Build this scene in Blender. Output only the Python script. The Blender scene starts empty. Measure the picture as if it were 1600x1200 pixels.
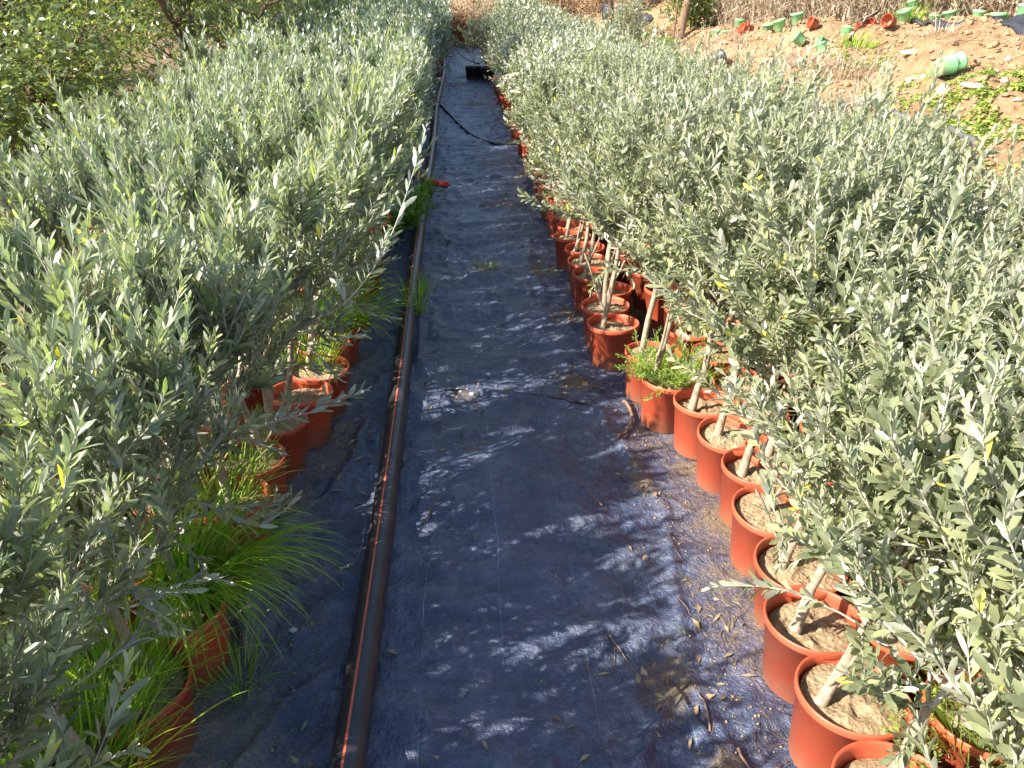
import bpy, bmesh, math, random
import numpy as np
from mathutils import Vector, Matrix
rnd = random.Random(7)
rs = np.random.RandomState(11)
S = bpy.context.scene
C = S.collection
# ------------------------------------------------------------------ camera, world, sun
cam = bpy.data.cameras.new('camera'); camo = bpy.data.objects.new('camera', cam); C.objects.link(camo)
camo.location = (0, 0, 1.6)
camo.rotation_euler = (math.radians(90-27.15), 0, math.radians(-3.75))
cam.sensor_width = 36.0; cam.lens = 36.0*1209/1600; cam.clip_start = 0.02; cam.clip_end = 500
S.camera = camo
SUN_EL, SUN_AZ = 36.5, 250.0          # azimuth clockwise from +Y: light comes from the left, a little behind
w = bpy.data.worlds.new('World'); S.world = w; w.use_nodes = True
nt = w.node_tree; bg = nt.nodes['Background']
sky = nt.nodes.new('ShaderNodeTexSky'); sky.sky_type = 'NISHITA'; sky.sun_disc = False
sky.sun_elevation = math.radians(SUN_EL); sky.sun_rotation = math.radians(SUN_AZ)
nt.links.new(sky.outputs[0], bg.inputs[0]); bg.inputs[1].default_value = 0.11
sl = bpy.data.lights.new('sun', 'SUN'); sl.energy = 5.0; sl.angle = math.radians(0.55); sl.color = (1.0, 0.93, 0.82)
so = bpy.data.objects.new('sun', sl); C.objects.link(so)
_a, _e = math.radians(SUN_AZ), math.radians(SUN_EL)
so.rotation_euler = Vector((math.sin(_a)*math.cos(_e), math.cos(_a)*math.cos(_e), math.sin(_e))).to_track_quat('Z', 'Y').to_euler()
S.view_settings.view_transform = 'Standard'; S.view_settings.look = 'None'
S.view_settings.exposure = 1.52; S.view_settings.gamma = 1.0
S.cycles.max_bounces = 8; S.cycles.transmission_bounces = 6; S.cycles.diffuse_bounces = 4

# ------------------------------------------------------------------ materials
class NB:
    def __init__(s, name):
        s.m = bpy.data.materials.new(name); s.m.use_nodes = True
        s.t = s.m.node_tree; s.n = s.t.nodes; s.n.clear()
        s.out = s.n.new('ShaderNodeOutputMaterial')
    def add(s, typ, **kw):
        n = s.n.new(typ)
        for k, v in kw.items():
            if k.startswith('i_'):
                n.inputs[k[2:].replace('_', ' ')].default_value = v
            else: setattr(n, k, v)
        return n
    def link(s, a, b): s.t.links.new(a, b)
    def noise(s, scale, detail=4, rough=.55, vec=None, dim=None):
        n = s.add('ShaderNodeTexNoise'); n.inputs['Scale'].default_value = scale
        n.inputs['Detail'].default_value = detail; n.inputs['Roughness'].default_value = rough
        if vec is not None: s.link(vec, n.inputs['Vector'])
        return n.outputs['Fac']
    def ramp(s, fac, stops):
        r = s.add('ShaderNodeValToRGB'); e = r.color_ramp.elements
        e[0].position, e[0].color = stops[0][0], (*stops[0][1], 1)
        e[1].position, e[1].color = stops[-1][0], (*stops[-1][1], 1)
        for p, c in stops[1:-1]:
            x = e.new(p); x.color = (*c, 1)
        s.link(fac, r.inputs[0]); return r.outputs[0]
    def mix(s, fac, a, b, mode='MIX'):
        m = s.add('ShaderNodeMix', data_type='RGBA', blend_type=mode)
        for sock, v in ((m.inputs[0], fac), (m.inputs[6], a), (m.inputs[7], b)):
            if isinstance(v, (int, float)): sock.default_value = v
            elif isinstance(v, tuple): sock.default_value = (*v, 1)
            else: s.link(v, sock)
        return m.outputs[2]
    def math(s, op, a, b=None, clamp=False):
        m = s.add('ShaderNodeMath', operation=op, use_clamp=clamp)
        for sock, v in ((m.inputs[0], a), (m.inputs[1], b)):
            if v is None: continue
            if isinstance(v, (int, float)): sock.default_value = v
            else: s.link(v, sock)
        return m.outputs[0]
    def coords(s):
        return s.add('ShaderNodeTexCoord').outputs['Object']
    def bump(s, h, strength=.5, dist=.01):
        b = s.add('ShaderNodeBump'); b.inputs['Strength'].default_value = strength
        b.inputs['Distance'].default_value = dist; s.link(h, b.inputs['Height']); return b.outputs[0]
    def pbr(s, col, rough=.7, spec=.3, normal=None, **kw):
        p = s.add('ShaderNodeBsdfPrincipled')
        if isinstance(col, tuple): p.inputs['Base Color'].default_value = (*col, 1)
        else: s.link(col, p.inputs['Base Color'])
        if isinstance(rough, (int, float)): p.inputs['Roughness'].default_value = rough
        else: s.link(rough, p.inputs['Roughness'])
        p.inputs['Specular IOR Level'].default_value = spec
        if normal is not None: s.link(normal, p.inputs['Normal'])
        return p.outputs[0]
    def done(s, sh):
        s.link(sh, s.out.inputs[0]); return s.m

def leaf_mat(name, top_stops, under, trans, tmix=.3, rough=.42, spec=.5):
    """leaf: upper face by per-leaf tint, pale underside, light passing through the blade"""
    b = NB(name)
    at = b.add('ShaderNodeAttribute', attribute_name='tint')
    sep = b.add('ShaderNodeSeparateColor'); b.link(at.outputs['Color'], sep.inputs[0])
    geo = b.add('ShaderNodeNewGeometry')
    top = b.ramp(sep.outputs[0], top_stops)
    und = b.mix(sep.outputs[1], under, tuple(c*.7 for c in under))
    nz = b.noise(60, 2, .5, b.coords())
    top = b.mix(b.math('MULTIPLY', nz, .35), top, tuple(c*1.6+.02 for c in top_stops[len(top_stops)//2][1]))
    col = b.mix(geo.outputs['Backfacing'], top, und)
    p = b.pbr(col, rough, spec)
    t = b.add('ShaderNodeBsdfTranslucent'); b.link(b.ramp(sep.outputs[0], [(q, tuple(min(1, k*c) for k, c in zip(trans, cc))) for q, cc in top_stops]), t.inputs[0])
    ms = b.add('ShaderNodeMixShader'); ms.inputs[0].default_value = tmix
    b.link(p, ms.inputs[1]); b.link(t.outputs[0], ms.inputs[2])
    return b.done(ms.outputs[0])

M = {}
M['olive_right'] = leaf_mat('olive_leaf_grey', [(0, (.04, .056, .036)), (.4, (.105, .125, .075)), (.8, (.25, .27, .155)), (.95, (.36, .38, .17)), (.975, (.5, .48, .07)), (1, (.6, .5, .05))],
                            (.44, .45, .35), (2.4, 2.6, 1.1), .22, .30, .8)
M['olive_left'] = leaf_mat('olive_leaf_green', [(0, (.045, .06, .046)), (.4, (.12, .14, .103)), (.70, (.225, .253, .158)), (.88, (.32, .375, .135)), (.985, (.42, .52, .08)), (1, (.65, .48, .04))],
                           (.47, .49, .42), (2.3, 2.6, 1.1), .28, .30, .8)
M['broadleaf'] = leaf_mat('broad_leaf', [(0, (.03, .05, .018)), (.4, (.07, .10, .03)), (.8, (.155, .185, .06)), (.95, (.32, .33, .1)), (1, (.5, .3, .06))],
                          (.2, .24, .11), (3.0, 3.0, 1.5), .36, .28, .8)
M['greybush'] = leaf_mat('grey_bush_leaf', [(0, (.13, .14, .10)), (.6, (.21, .22, .15)), (1, (.32, .32, .2))], (.3, .3, .25), (2, 2, 1.4), .25, .6, .2)
M['rustbush'] = leaf_mat('rust_bush_leaf', [(0, (.13, .08, .06)), (.5, (.22, .13, .09)), (.85, (.3, .22, .12)), (1, (.4, .28, .1))], (.3, .18, .1), (2, 1.6, 1.0), .3, .6, .2)
M['grass'] = leaf_mat('grass_blade', [(0, (.07, .19, .02)), (.5, (.19, .38, .03)), (.9, (.38, .52, .06)), (1, (.5, .42, .18))], (.18, .34, .05), (2.2, 2.2, 1.2), .5, .35, .5)
M['feather'] = leaf_mat('feathery_leaf', [(0, (.06, .16, .03)), (.6, (.12, .28, .04)), (1, (.26, .42, .06))], (.1, .2, .05), (2.6, 2.6, 1.5), .4, .5, .3)
M['bankweed'] = leaf_mat('bank_weed_leaf', [(0, (.12, .19, .04)), (.6, (.24, .34, .06)), (.9, (.36, .42, .1)), (1, (.42, .36, .16))], (.2, .28, .08), (1.8, 1.8, 1.2), .35, .5, .3)
M['lime'] = leaf_mat('lime_leaf', [(0, (.14, .26, .03)), (.6, (.26, .38, .05)), (1, (.42, .48, .08))], (.25, .36, .08), (1.8, 1.8, 1.2), .4, .5, .3)
M['dryleaf'] = leaf_mat('dry_leaf', [(0, (.10, .06, .04)), (.5, (.24, .17, .1)), (.85, (.32, .25, .15)), (1, (.16, .18, .09))], (.24, .2, .13), (1.5, 1.5, 1.2), .12, .7, .2)
M['reed'] = leaf_mat('dry_reed', [(0, (.22, .15, .11)), (.5, (.44, .34, .26)), (.9, (.66, .58, .46)), (.94, (.3, .32, .12)), (1, (.4, .08, .06))], (.4, .32, .22), (1.3, 1.3, 1.1), .2, .6, .2)

def m_bark(name, c1, c2, sc=60):
    b = NB(name); v = b.coords()
    n = b.noise(sc, 5, .6, v); n2 = b.noise(sc*4, 3, .6, v)
    return b.done(b.pbr(b.ramp(n, [(.3, c1), (.7, c2)]), .85, .2, b.bump(n2, .5, .004)))
M['stem'] = m_bark('olive_stem', (.20, .16, .11), (.46, .38, .28))
M['twig'] = m_bark('olive_twig', (.34, .32, .25), (.52, .48, .39), 90)
M['bark'] = m_bark('tree_bark', (.13, .08, .05), (.28, .19, .13), 18)
M['drywood'] = m_bark('dry_wood', (.12, .075, .05), (.3, .2, .14), 40)

def m_pot(name, base, dust=(.34, .2, .12), rough=.42):
    b = NB(name); v = b.coords()
    oi = b.add('ShaderNodeObjectInfo').outputs['Random']
    n = b.noise(9, 5, .6, v); n2 = b.noise(70, 3, .6, v)
    c = b.mix(oi, tuple(x*.7 for x in base), tuple(min(1, x*1.3) for x in base))
    c = b.mix(b.math('MULTIPLY', b.math('SUBTRACT', n, .45, True), 1.6, True), c, dust)
    sx = b.add('ShaderNodeSeparateXYZ'); b.link(v, sx.inputs[0])
    low = b.math('SUBTRACT', .09, sx.outputs[2]); low = b.math('MULTIPLY', low, 9, True)
    low = b.math('MULTIPLY', low, b.math('ADD', n2, .1), True)
    c = b.mix(low, c, (.3, .2, .12))
    return b.done(b.pbr(c, b.math('ADD', b.math('MULTIPLY', n, .3), rough-.12), .45, b.bump(n2, .12, .003)))
M['pot'] = m_pot('terracotta_plastic', (.48, .085, .038), (.36, .17, .10))
M['pot_green'] = m_pot('green_plastic', (.20, .48, .21), (.42, .48, .3))
M['pot_black'] = m_pot('black_plastic', (.018, .019, .022), (.06, .055, .05))
M['bag'] = m_pot('black_bag_plastic', (.05, .055, .07), (.2, .2, .22), .35)

def m_soil(name, stops, sc=14, bs=.8, bd=.012):
    b = NB(name); v = b.coords()
    n = b.noise(sc, 8, .65, v); n2 = b.noise(sc*6, 6, .7, v)
    vo = b.add('ShaderNodeTexVoronoi'); vo.inputs['Scale'].default_value = sc*5; b.link(v, vo.inputs['Vector'])
    h = b.math('ADD', b.math('MULTIPLY', n2, .7), b.math('MULTIPLY', vo.outputs['Distance'], .5))
    c = b.ramp(b.math('ADD', b.math('MULTIPLY', n, .6), b.math('MULTIPLY', n2, .4)), stops)
    return b.done(b.pbr(c, .95, .1, b.bump(h, bs, bd)))
M['potsoil'] = m_soil('sandy_pot_soil', [(.36, (.10, .065, .04)), (.47, (.30, .21, .125)), (.6, (.46, .34, .21)), (.72, (.58, .45, .3))], 17, 1.0, .012)
M['rock'] = m_soil('pale_rock', [(.3, (.36, .27, .18)), (.55, (.55, .45, .33)), (.75, (.7, .62, .5))], 6, .5, .01)
M['clod'] = m_soil('earth_clod', [(.3, (.26, .16, .085)), (.7, (.48, .32, .18))], 9, .6, .01)

def m_ground():
    b = NB('sandy_ground'); v = b.coords()
    n = b.noise(.55, 6, .6, v); n2 = b.noise(9, 8, .7, v); n3 = b.noise(40, 5, .7, v)
    c = b.ramp(b.math('ADD', b.math('MULTIPLY', n2, .65), b.math('MULTIPLY', n, .35)), [(.34, (.20, .11, .06)), (.46, (.37, .235, .13)), (.6, (.50, .345, .20)), (.74, (.60, .46, .31))])
    # leaf mould on the flat ground at the left of the beds
    sx = b.add('ShaderNodeSeparateXYZ'); b.link(v, sx.inputs[0])
    left = b.math('MULTIPLY', b.math('SUBTRACT', -1.7, sx.outputs[0]), 1.2, True)
    c = b.mix(b.math('MULTIPLY', left, b.math('ADD', b.math('MULTIPLY', n2, .8), .35), True), c, b.ramp(n3, [(.35, (.09, .06, .035)), (.6, (.3, .2, .12)), (.75, (.45, .3, .16))]))
    h = b.math('ADD', b.math('MULTIPLY', n2, 1.0), b.math('MULTIPLY', n3, .35))
    return b.done(b.pbr(c, .95, .1, b.bump(h, 1.0, .09)))
M['ground'] = m_ground()

def m_fabric():
    b = NB('woven_ground_fabric'); v = b.coords()
    sx = b.add('ShaderNodeSeparateXYZ'); b.link(v, sx.inputs[0]); X, Y = sx.outputs[0], sx.outputs[1]
    big = b.noise(1.6, 5, .6, v); mid = b.noise(7, 6, .65, v); fine = b.noise(45, 5, .7, v); gr = b.noise(260, 2, .6, v)
    base = b.ramp(big, [(.3, (.030, .043, .085)), (.55, (.058, .078, .145)), (.75, (.105, .13, .205))])
    # pale dust film
    dust = b.math('MULTIPLY', b.math('SUBTRACT', b.math('ADD', b.math('MULTIPLY', mid, .6), b.math('MULTIPLY', fine, .4)), .47, True), 4.0, True)
    base = b.mix(b.math('MULTIPLY', dust, .62, True), base, (.29, .30, .37))
    # weave: faint grid of tapes
    def lines(coord, freq, thr):
        f = b.math('FRACT', b.math('MULTIPLY', coord, freq)); return b.math('GREATER_THAN', f, thr)
    wv = b.math('MULTIPLY', b.math('ADD', lines(X, 210, .6), lines(Y, 210, .6)), .22)
    base = b.mix(wv, base, (.012, .016, .035))
    # woven tracer threads running down the aisle
    wob = b.math('MULTIPLY', b.math('SUBTRACT', b.noise(1.1, 2, .5, v), .5), .05)
    fx = b.math('ABSOLUTE', b.math('SUBTRACT', b.math('FRACT', b.math('MULTIPLY', b.math('ADD', b.math('ADD', X, wob), .03), 4.6)), .5))
    th = b.math('MULTIPLY', b.math('LESS_THAN', fx, .005), b.math('MULTIPLY', b.math('SUBTRACT', b.noise(4, 3, .6, v), .46, True), 4.0, True))
    base = b.mix(th, base, (.2, .36, .45))
    fy = b.math('ABSOLUTE', b.math('SUBTRACT', b.math('FRACT', b.math('MULTIPLY', b.math('ADD', Y, b.math('MULTIPLY', X, -.12)), .62)), .5))
    th2 = b.math('MULTIPLY', b.math('LESS_THAN', fy, .0012), b.math('MULTIPLY', b.math('SUBTRACT', fine, .50, True), 4, True))
    base = b.mix(th2, base, (.2, .36, .45))
    # spilt sandy soil: along the pots, and a film of grit on the left strip
    def band(c, lo, hi): return b.math('MULTIPLY', b.math('SUBTRACT', c, lo), 1/(hi-lo), True)
    r_edge = band(X, .30, .86)
    l_edge = band(b.math('MULTIPLY', X, -1), .33, .62)
    nn = b.math('ADD', b.math('MULTIPLY', b.noise(3.1, 6, .7, v), .65), b.math('MULTIPLY', fine, .35))
    m1 = b.math('MULTIPLY', b.math('SUBTRACT', b.math('ADD', nn, b.math('MULTIPLY', r_edge, .26)), .70, True), 9, True)
    m2 = b.math('MULTIPLY', b.math('SUBTRACT', b.math('ADD', nn, b.math('MULTIPLY', l_edge, .20)), .565, True), 5.0, True)
    m2 = b.math('MULTIPLY', m2, band(b.math('MULTIPLY', X, -1), .33, .40), True)
    spec_ = b.math('MULTIPLY', b.math('SUBTRACT', nn, .64, True), 9, True)
    # blotchy reddish brown tone, stronger towards the right pots
    red_brown = b.math('MULTIPLY', b.math('SUBTRACT', b.math('ADD', big, b.math('MULTIPLY', r_edge, .35)), .72, True), 3.2, True)
    base = b.mix(b.math('MULTIPLY', red_brown, .6), base, (.13, .065, .05))
    soilc = b.ramp(gr, [(.35, (.10, .07, .045)), (.6, (.34, .24, .15))])
    soilg = b.ramp(gr, [(.35, (.15, .125, .10)), (.62, (.42, .36, .28))])
    moss = b.math('MULTIPLY', b.math('SUBTRACT', b.noise(5, 4, .6, v), .66, True), 14, True)
    base = b.mix(spec_, base, soilc)
    base = b.mix(m1, base, soilc)
    base = b.mix(b.math('MULTIPLY', m2, .85), base, soilg)
    base = b.mix(b.math('MULTIPLY', moss, .5), base, (.12, .15, .035))
    # separate spills of soil with ragged outlines
    m3 = None
    for (cx, cy, rx, ry) in ((.50, 1.38, .13, .16), (.56, 1.12, .09, .12), (.58, 3.86, .17, .20), (.50, 3.08, .14, .16), (.0, 2.96, .11, .035), (.16, 4.7, .16, .16), (.62, 2.3, .07, .2), (.5, 4.6, .18, .2), (.35, 6.3, .3, .25), (.35, 7.9, .3, .2), (.25, 12.4, .3, .3), (.0, 15.0, .3, .6), (.1, 16.3, .4, .4), (.02, 2.52, .07, .03)):
        dx = b.math('MULTIPLY', b.math('SUBTRACT', X, cx), 1/rx); dy = b.math('MULTIPLY', b.math('SUBTRACT', Y, cy), 1/ry)
        d = b.math('SUBTRACT', 1.0, b.math('ADD', b.math('MULTIPLY', dx, dx), b.math('MULTIPLY', dy, dy)), True)
        m3 = d if m3 is None else b.math('MAXIMUM', m3, d)
    m3 = b.math('MULTIPLY', b.math('SUBTRACT', b.math('ADD', b.math('MULTIPLY', m3, .34), b.math('ADD', b.math('MULTIPLY', b.noise(16, 7, .75, v), .9), b.math('MULTIPLY', fine, .3))), .80, True), 6, True)
    base = b.mix(b.math('MULTIPLY', m3, .9), base, soilc)
    m1 = b.math('MAXIMUM', m1, m3)
    rough = b.math('ADD', b.math('MULTIPLY', b.math('MAXIMUM', m1, m2), .35), b.math('ADD', .27, b.math('MULTIPLY', mid, .25)))
    hb = b.math('ADD', b.math('MULTIPLY', mid, 1.0), b.math('MULTIPLY', fine, .25))
    hb = b.math('ADD', hb, b.math('MULTIPLY', b.math('MULTIPLY', gr, .25), b.math('ADD', .12, b.math('MAXIMUM', m1, m2))))
    return b.done(b.pbr(base, rough, .75, b.bump(hb, 1.0, .035)))
M['fabric'] = m_fabric()

def m_pipe():
    b = NB('black_polyethylene'); v = b.coords()
    n = b.noise(14, 5, .6, v); f = b.noise(160, 3, .6, v)
    c = b.ramp(n, [(.3, (.022, .022, .028)), (.6, (.04, .036, .04)), (.8, (.10, .08, .07))])
    c = b.mix(b.math('MULTIPLY', b.math('SUBTRACT', f, .55, True), 1.2, True), c, (.2, .16, .13))
    return b.done(b.pbr(c, .38, .5, b.bump(f, .1, .002)))
M['pipe'] = m_pipe()
def plain(name, col, rough=.5, spec=.4, var=.25, sc=30):
    b = NB(name); v = b.coords(); n = b.noise(sc, 4, .6, v)
    return b.done(b.pbr(b.mix(n, tuple(c*(1-var) for c in col), tuple(min(1, c*(1+var)) for c in col)), rough, spec))
M['stripe'] = plain('red_stripe', (.62, .13, .07), .5, .4, .5, 12)
M['red_plastic'] = plain('red_plastic', (.62, .05, .02), .35, .5, .12)
M['white_plastic'] = plain('white_plastic', (.7, .7, .68), .4)
M['hose'] = plain('black_hose', (.015, .016, .02), .35, .5)
M['greypipe'] = plain('weathered_hose', (.10, .095, .10), .6)
M['film'] = plain('black_plastic_film', (.035, .037, .045), .45, .5)
M['pebble'] = plain('pale_pebble', (.5, .47, .42), .8, .2, .3, 80)

# ------------------------------------------------------------------ mesh helpers
def meshobj(name, verts, faces, mat, parent=None, smooth=True, tint=None):
    me = bpy.data.meshes.new(name)
    verts = np.asarray(verts, dtype=np.float32).reshape(-1, 3)
    if isinstance(faces, list):
        me.from_pydata([tuple(map(float, v)) for v in verts], [], faces)
    else:                                                # numpy array of equal sided faces
        F = np.asarray(faces, dtype=np.int32); k = F.shape[1]
        me.vertices.add(len(verts)); me.vertices.foreach_set('co', verts.ravel())
        me.loops.add(F.size); me.loops.foreach_set('vertex_index', F.ravel())
        me.polygons.add(len(F)); me.polygons.foreach_set('loop_start', np.arange(0, F.size, k, dtype=np.int32))
        me.update(calc_edges=True)
    if smooth: me.polygons.foreach_set('use_smooth', np.ones(len(me.polygons), dtype=bool))
    if tint is not None:
        a = me.color_attributes.new('tint', 'FLOAT_COLOR', 'POINT')
        a.data.foreach_set('color', np.asarray(tint, dtype=np.float32).ravel())
    if mat is not None: me.materials.append(mat)
    o = bpy.data.objects.new(name, me); C.objects.link(o); o.parent = parent
    return o
def tag(o, label=None, cat=None, group=None, kind=None):
    if label: o['label'] = label
    if cat: o['category'] = cat
    if group: o['group'] = group
    if kind: o['kind'] = kind
    return o
def empty(name, loc, rz=0.0):
    o = bpy.data.objects.new(name, None); C.objects.link(o); o.location = loc; o.rotation_euler = (0, 0, rz)
    o.empty_display_size = .1; return o
def norm(a):
    a = np.asarray(a, float); return a/np.maximum(np.linalg.norm(a, axis=-1, keepdims=True), 1e-9)

class Tubes:
    """collects tapered tubes (quads only) for one mesh"""
    def __init__(s): s.v = []; s.f = []; s.n = 0
    def tube(s, pts, radii, sides=6, cap=True):
        pts = np.asarray(pts, float); n = len(pts)
        radii = np.full(n, radii) if np.isscalar(radii) else np.asarray(radii, float)
        t = norm(np.gradient(pts, axis=0))
        ref = np.array([0, 0, 1.0]) if abs(t[0][2]) < .9 else np.array([1.0, 0, 0])
        u = norm(np.cross(t, ref)); w = norm(np.cross(t, u))
        an = np.linspace(0, 2*np.pi, sides, endpoint=False)
        ring = (u[:, None, :]*np.cos(an)[None, :, None]+w[:, None, :]*np.sin(an)[None, :, None])*radii[:, None, None]+pts[:, None, :]
        s.v.append(ring.reshape(-1, 3))
        i = np.arange(n-1)[:, None]*sides; j = np.arange(sides)[None, :]; j2 = (j+1) % sides
        q = np.stack([i+j, i+sides+j, i+sides+j2, i+j2], -1).reshape(-1, 4)+s.n
        s.f.append(q); s.n += n*sides
    def build(s, name, mat, parent=None):
        return meshobj(name, np.concatenate(s.v), np.concatenate(s.f), mat, parent)
    def arrays(s): return np.concatenate(s.v), np.concatenate(s.f)

def lathe(prof, sides=40, wob=0.0, seed=0):
    """closed-profile revolution: prof = [(r,z),...]; returns verts, quads"""
    r_ = np.random.RandomState(seed); ph = r_.rand(3)*6.28
    an = np.linspace(0, 2*np.pi, sides, endpoint=False)
    k = 1+wob*(np.sin(2*an+ph[0])+.5*np.sin(3*an+ph[1]))
    P = np.array(prof)
    V = np.stack([P[:, 0][:, None]*np.cos(an)*k, P[:, 0][:, None]*np.sin(an)*k, np.repeat(P[:, 1][:, None], sides, 1)], -1).reshape(-1, 3)
    n = len(P); i = np.arange(n-1)[:, None]*sides; j = np.arange(sides)[None, :]; j2 = (j+1) % sides
    return V, np.stack([i+j, i+j2, i+sides+j2, i+sides+j], -1).reshape(-1, 4)

# smooth 2-d value noise for meshes
_G = np.random.RandomState(3).rand(256, 256)
def vnoise(x, y):
    x = np.asarray(x, float); y = np.asarray(y, float)
    xi = np.floor(x).astype(int); yi = np.floor(y).astype(int); fx = x-xi; fy = y-yi
    fx = fx*fx*(3-2*fx); fy = fy*fy*(3-2*fy)
    g = lambda a, b: _G[a % 256, b % 256]
    return (g(xi, yi)*(1-fx)+g(xi+1, yi)*fx)*(1-fy)+(g(xi, yi+1)*(1-fx)+g(xi+1, yi+1)*fx)*fy
def fbm(x, y, o=4):
    r = 0; a = 1; t = 0
    for k in range(o):
        r = r+a*vnoise(x*2**k+17*k, y*2**k+5*k); t += a; a *= .5
    return r/t

# ------------------------------------------------------------------ leaves
def leaf_cards(P, D, W, N, L, Wd, segs=3, fold=.18, curl=.12, tint=None, jitter=None):
    """P base, D direction, W width axis, N upper normal, L length, Wd half width -> verts, quads (degenerate free)"""
    n = len(P)
    if segs == 3:
        T = [0, .34, .74, 1]; R_ = [.12, .84, .92, .20]
    elif segs == 2:
        T = [0, .5, 1]; R_ = [.08, 1, .05]
    else:
        T = [0, 1]; R_ = [.6, .5]
    cols = []
    for t, r in zip(T, R_):
        mid = P+D*(L*t)[:, None]-N*(L*curl*t*t)[:, None]
        cols += [mid-W*(Wd*r)[:, None]+N*(Wd*r*fold)[:, None], mid, mid+W*(Wd*r)[:, None]+N*(Wd*r*fold)[:, None]]
    V = np.stack(cols, 1)                                 # n, 3*(segs+1), 3
    m = V.shape[1]; base = np.arange(n)[:, None]*m
    q = []
    for s in range(len(T)-1):
        a = s*3
        q += [[a, a+1, a+4, a+3], [a+1, a+2, a+5, a+4]]
    F = (base[:, :, None]+np.array(q)[None]).reshape(-1, 4)
    tt = None
    if tint is not None:
        tt = np.repeat(tint[:, None, :], m, 1).reshape(-1, 4)
    return V.reshape(-1, 3), F, tt
def leaf_flat(P, D, W, N, L, Wd, tint=None):
    V = np.stack([P, P+D*(L*.5)[:, None]-W*Wd[:, None], P+D*L[:, None]-N*(L*.1)[:, None], P+D*(L*.5)[:, None]+W*Wd[:, None]], 1)
    F = (np.arange(len(P))[:, None]*4+np.arange(4)[None])
    return V.reshape(-1, 3), F, (None if tint is None else np.repeat(tint[:, None, :], 4, 1).reshape(-1, 4))

def shoot_leaves(r, pts, gap, L0, ratio, spread, n_start=0):
    """opposite pairs along a shoot polyline -> P,D,W,N,L,Wd,tint"""
    seg = np.linalg.norm(np.diff(pts, axis=0), axis=1); cum = np.concatenate([[0], np.cumsum(seg)]); tot = cum[-1]
    ts = np.arange(gap*(1+n_start), tot, gap)
    if len(ts) == 0: ts = np.array([tot*.8])
    P = np.stack([np.interp(ts, cum, pts[:, k]) for k in range(3)], 1)
    T = norm(np.stack([np.interp(ts, cum, np.gradient(pts[:, k], cum)) for k in range(3)], 1))
    ref = norm(np.array([.3, .2, 1.0])+r.randn(3)*.3)
    U = norm(np.cross(T, ref)); Vv = norm(np.cross(T, U))
    k = np.arange(len(ts)); a = (k % 2)*np.pi/2+r.rand()*6.28+r.randn(len(ts))*.35
    out = []
    f = ts/tot
    for side in (0, np.pi):
        R_ = U*np.cos(a+side)[:, None]+Vv*np.sin(a+side)[:, None]
        sp = np.radians(spread+r.randn(len(ts))*13)*(1-.45*f)
        D = norm(T*np.cos(sp)[:, None]+R_*np.sin(sp)[:, None]+r.randn(len(ts), 3)*.10)
        W = norm(np.cross(D, T)+r.randn(len(ts), 3)*.32); N = np.cross(W, D); W = np.cross(D, N)
        sg = np.sign((N*T).sum(1)); sg[sg == 0] = 1; N = N*sg[:, None]; W = np.cross(D, N)
        L = L0*(.62+.75*np.sin(np.pi*np.clip(f*.85+.12, 0, 1)))*(.8+.4*r.rand(len(ts)))*.85
        keep = r.rand(len(ts)) > (.17 if L0 > .045 else .07)
        tn = np.zeros((len(ts), 4)); base = r.rand()*.28 if r.rand() > .045 else .5
        tn[:, 0] = np.clip(base+r.rand(len(ts))*.55+.16*f**2, 0, .95); tn[:, 1] = r.rand(len(ts)); tn[:, 3] = 1
        y = r.rand(len(ts)) < .008; tn[y, 0] = 1
        out.append([x[keep] for x in (P+R_*.0015, D, W, N, L, L*ratio*(.85+.3*r.rand(len(ts))), tn)])
    return [np.concatenate([o[i] for o in out]) for i in range(7)]

def grow(r, p, d, L, n=6, up=.25, wob=.12):
    pts = [np.array(p, float)]; d = norm(d)
    for i in range(n):
        d = norm(d+np.array([0, 0, up/n*2])+r.randn(3)*wob)
        pts.append(pts[-1]+d*L/n)
    return np.array(pts)

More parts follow.
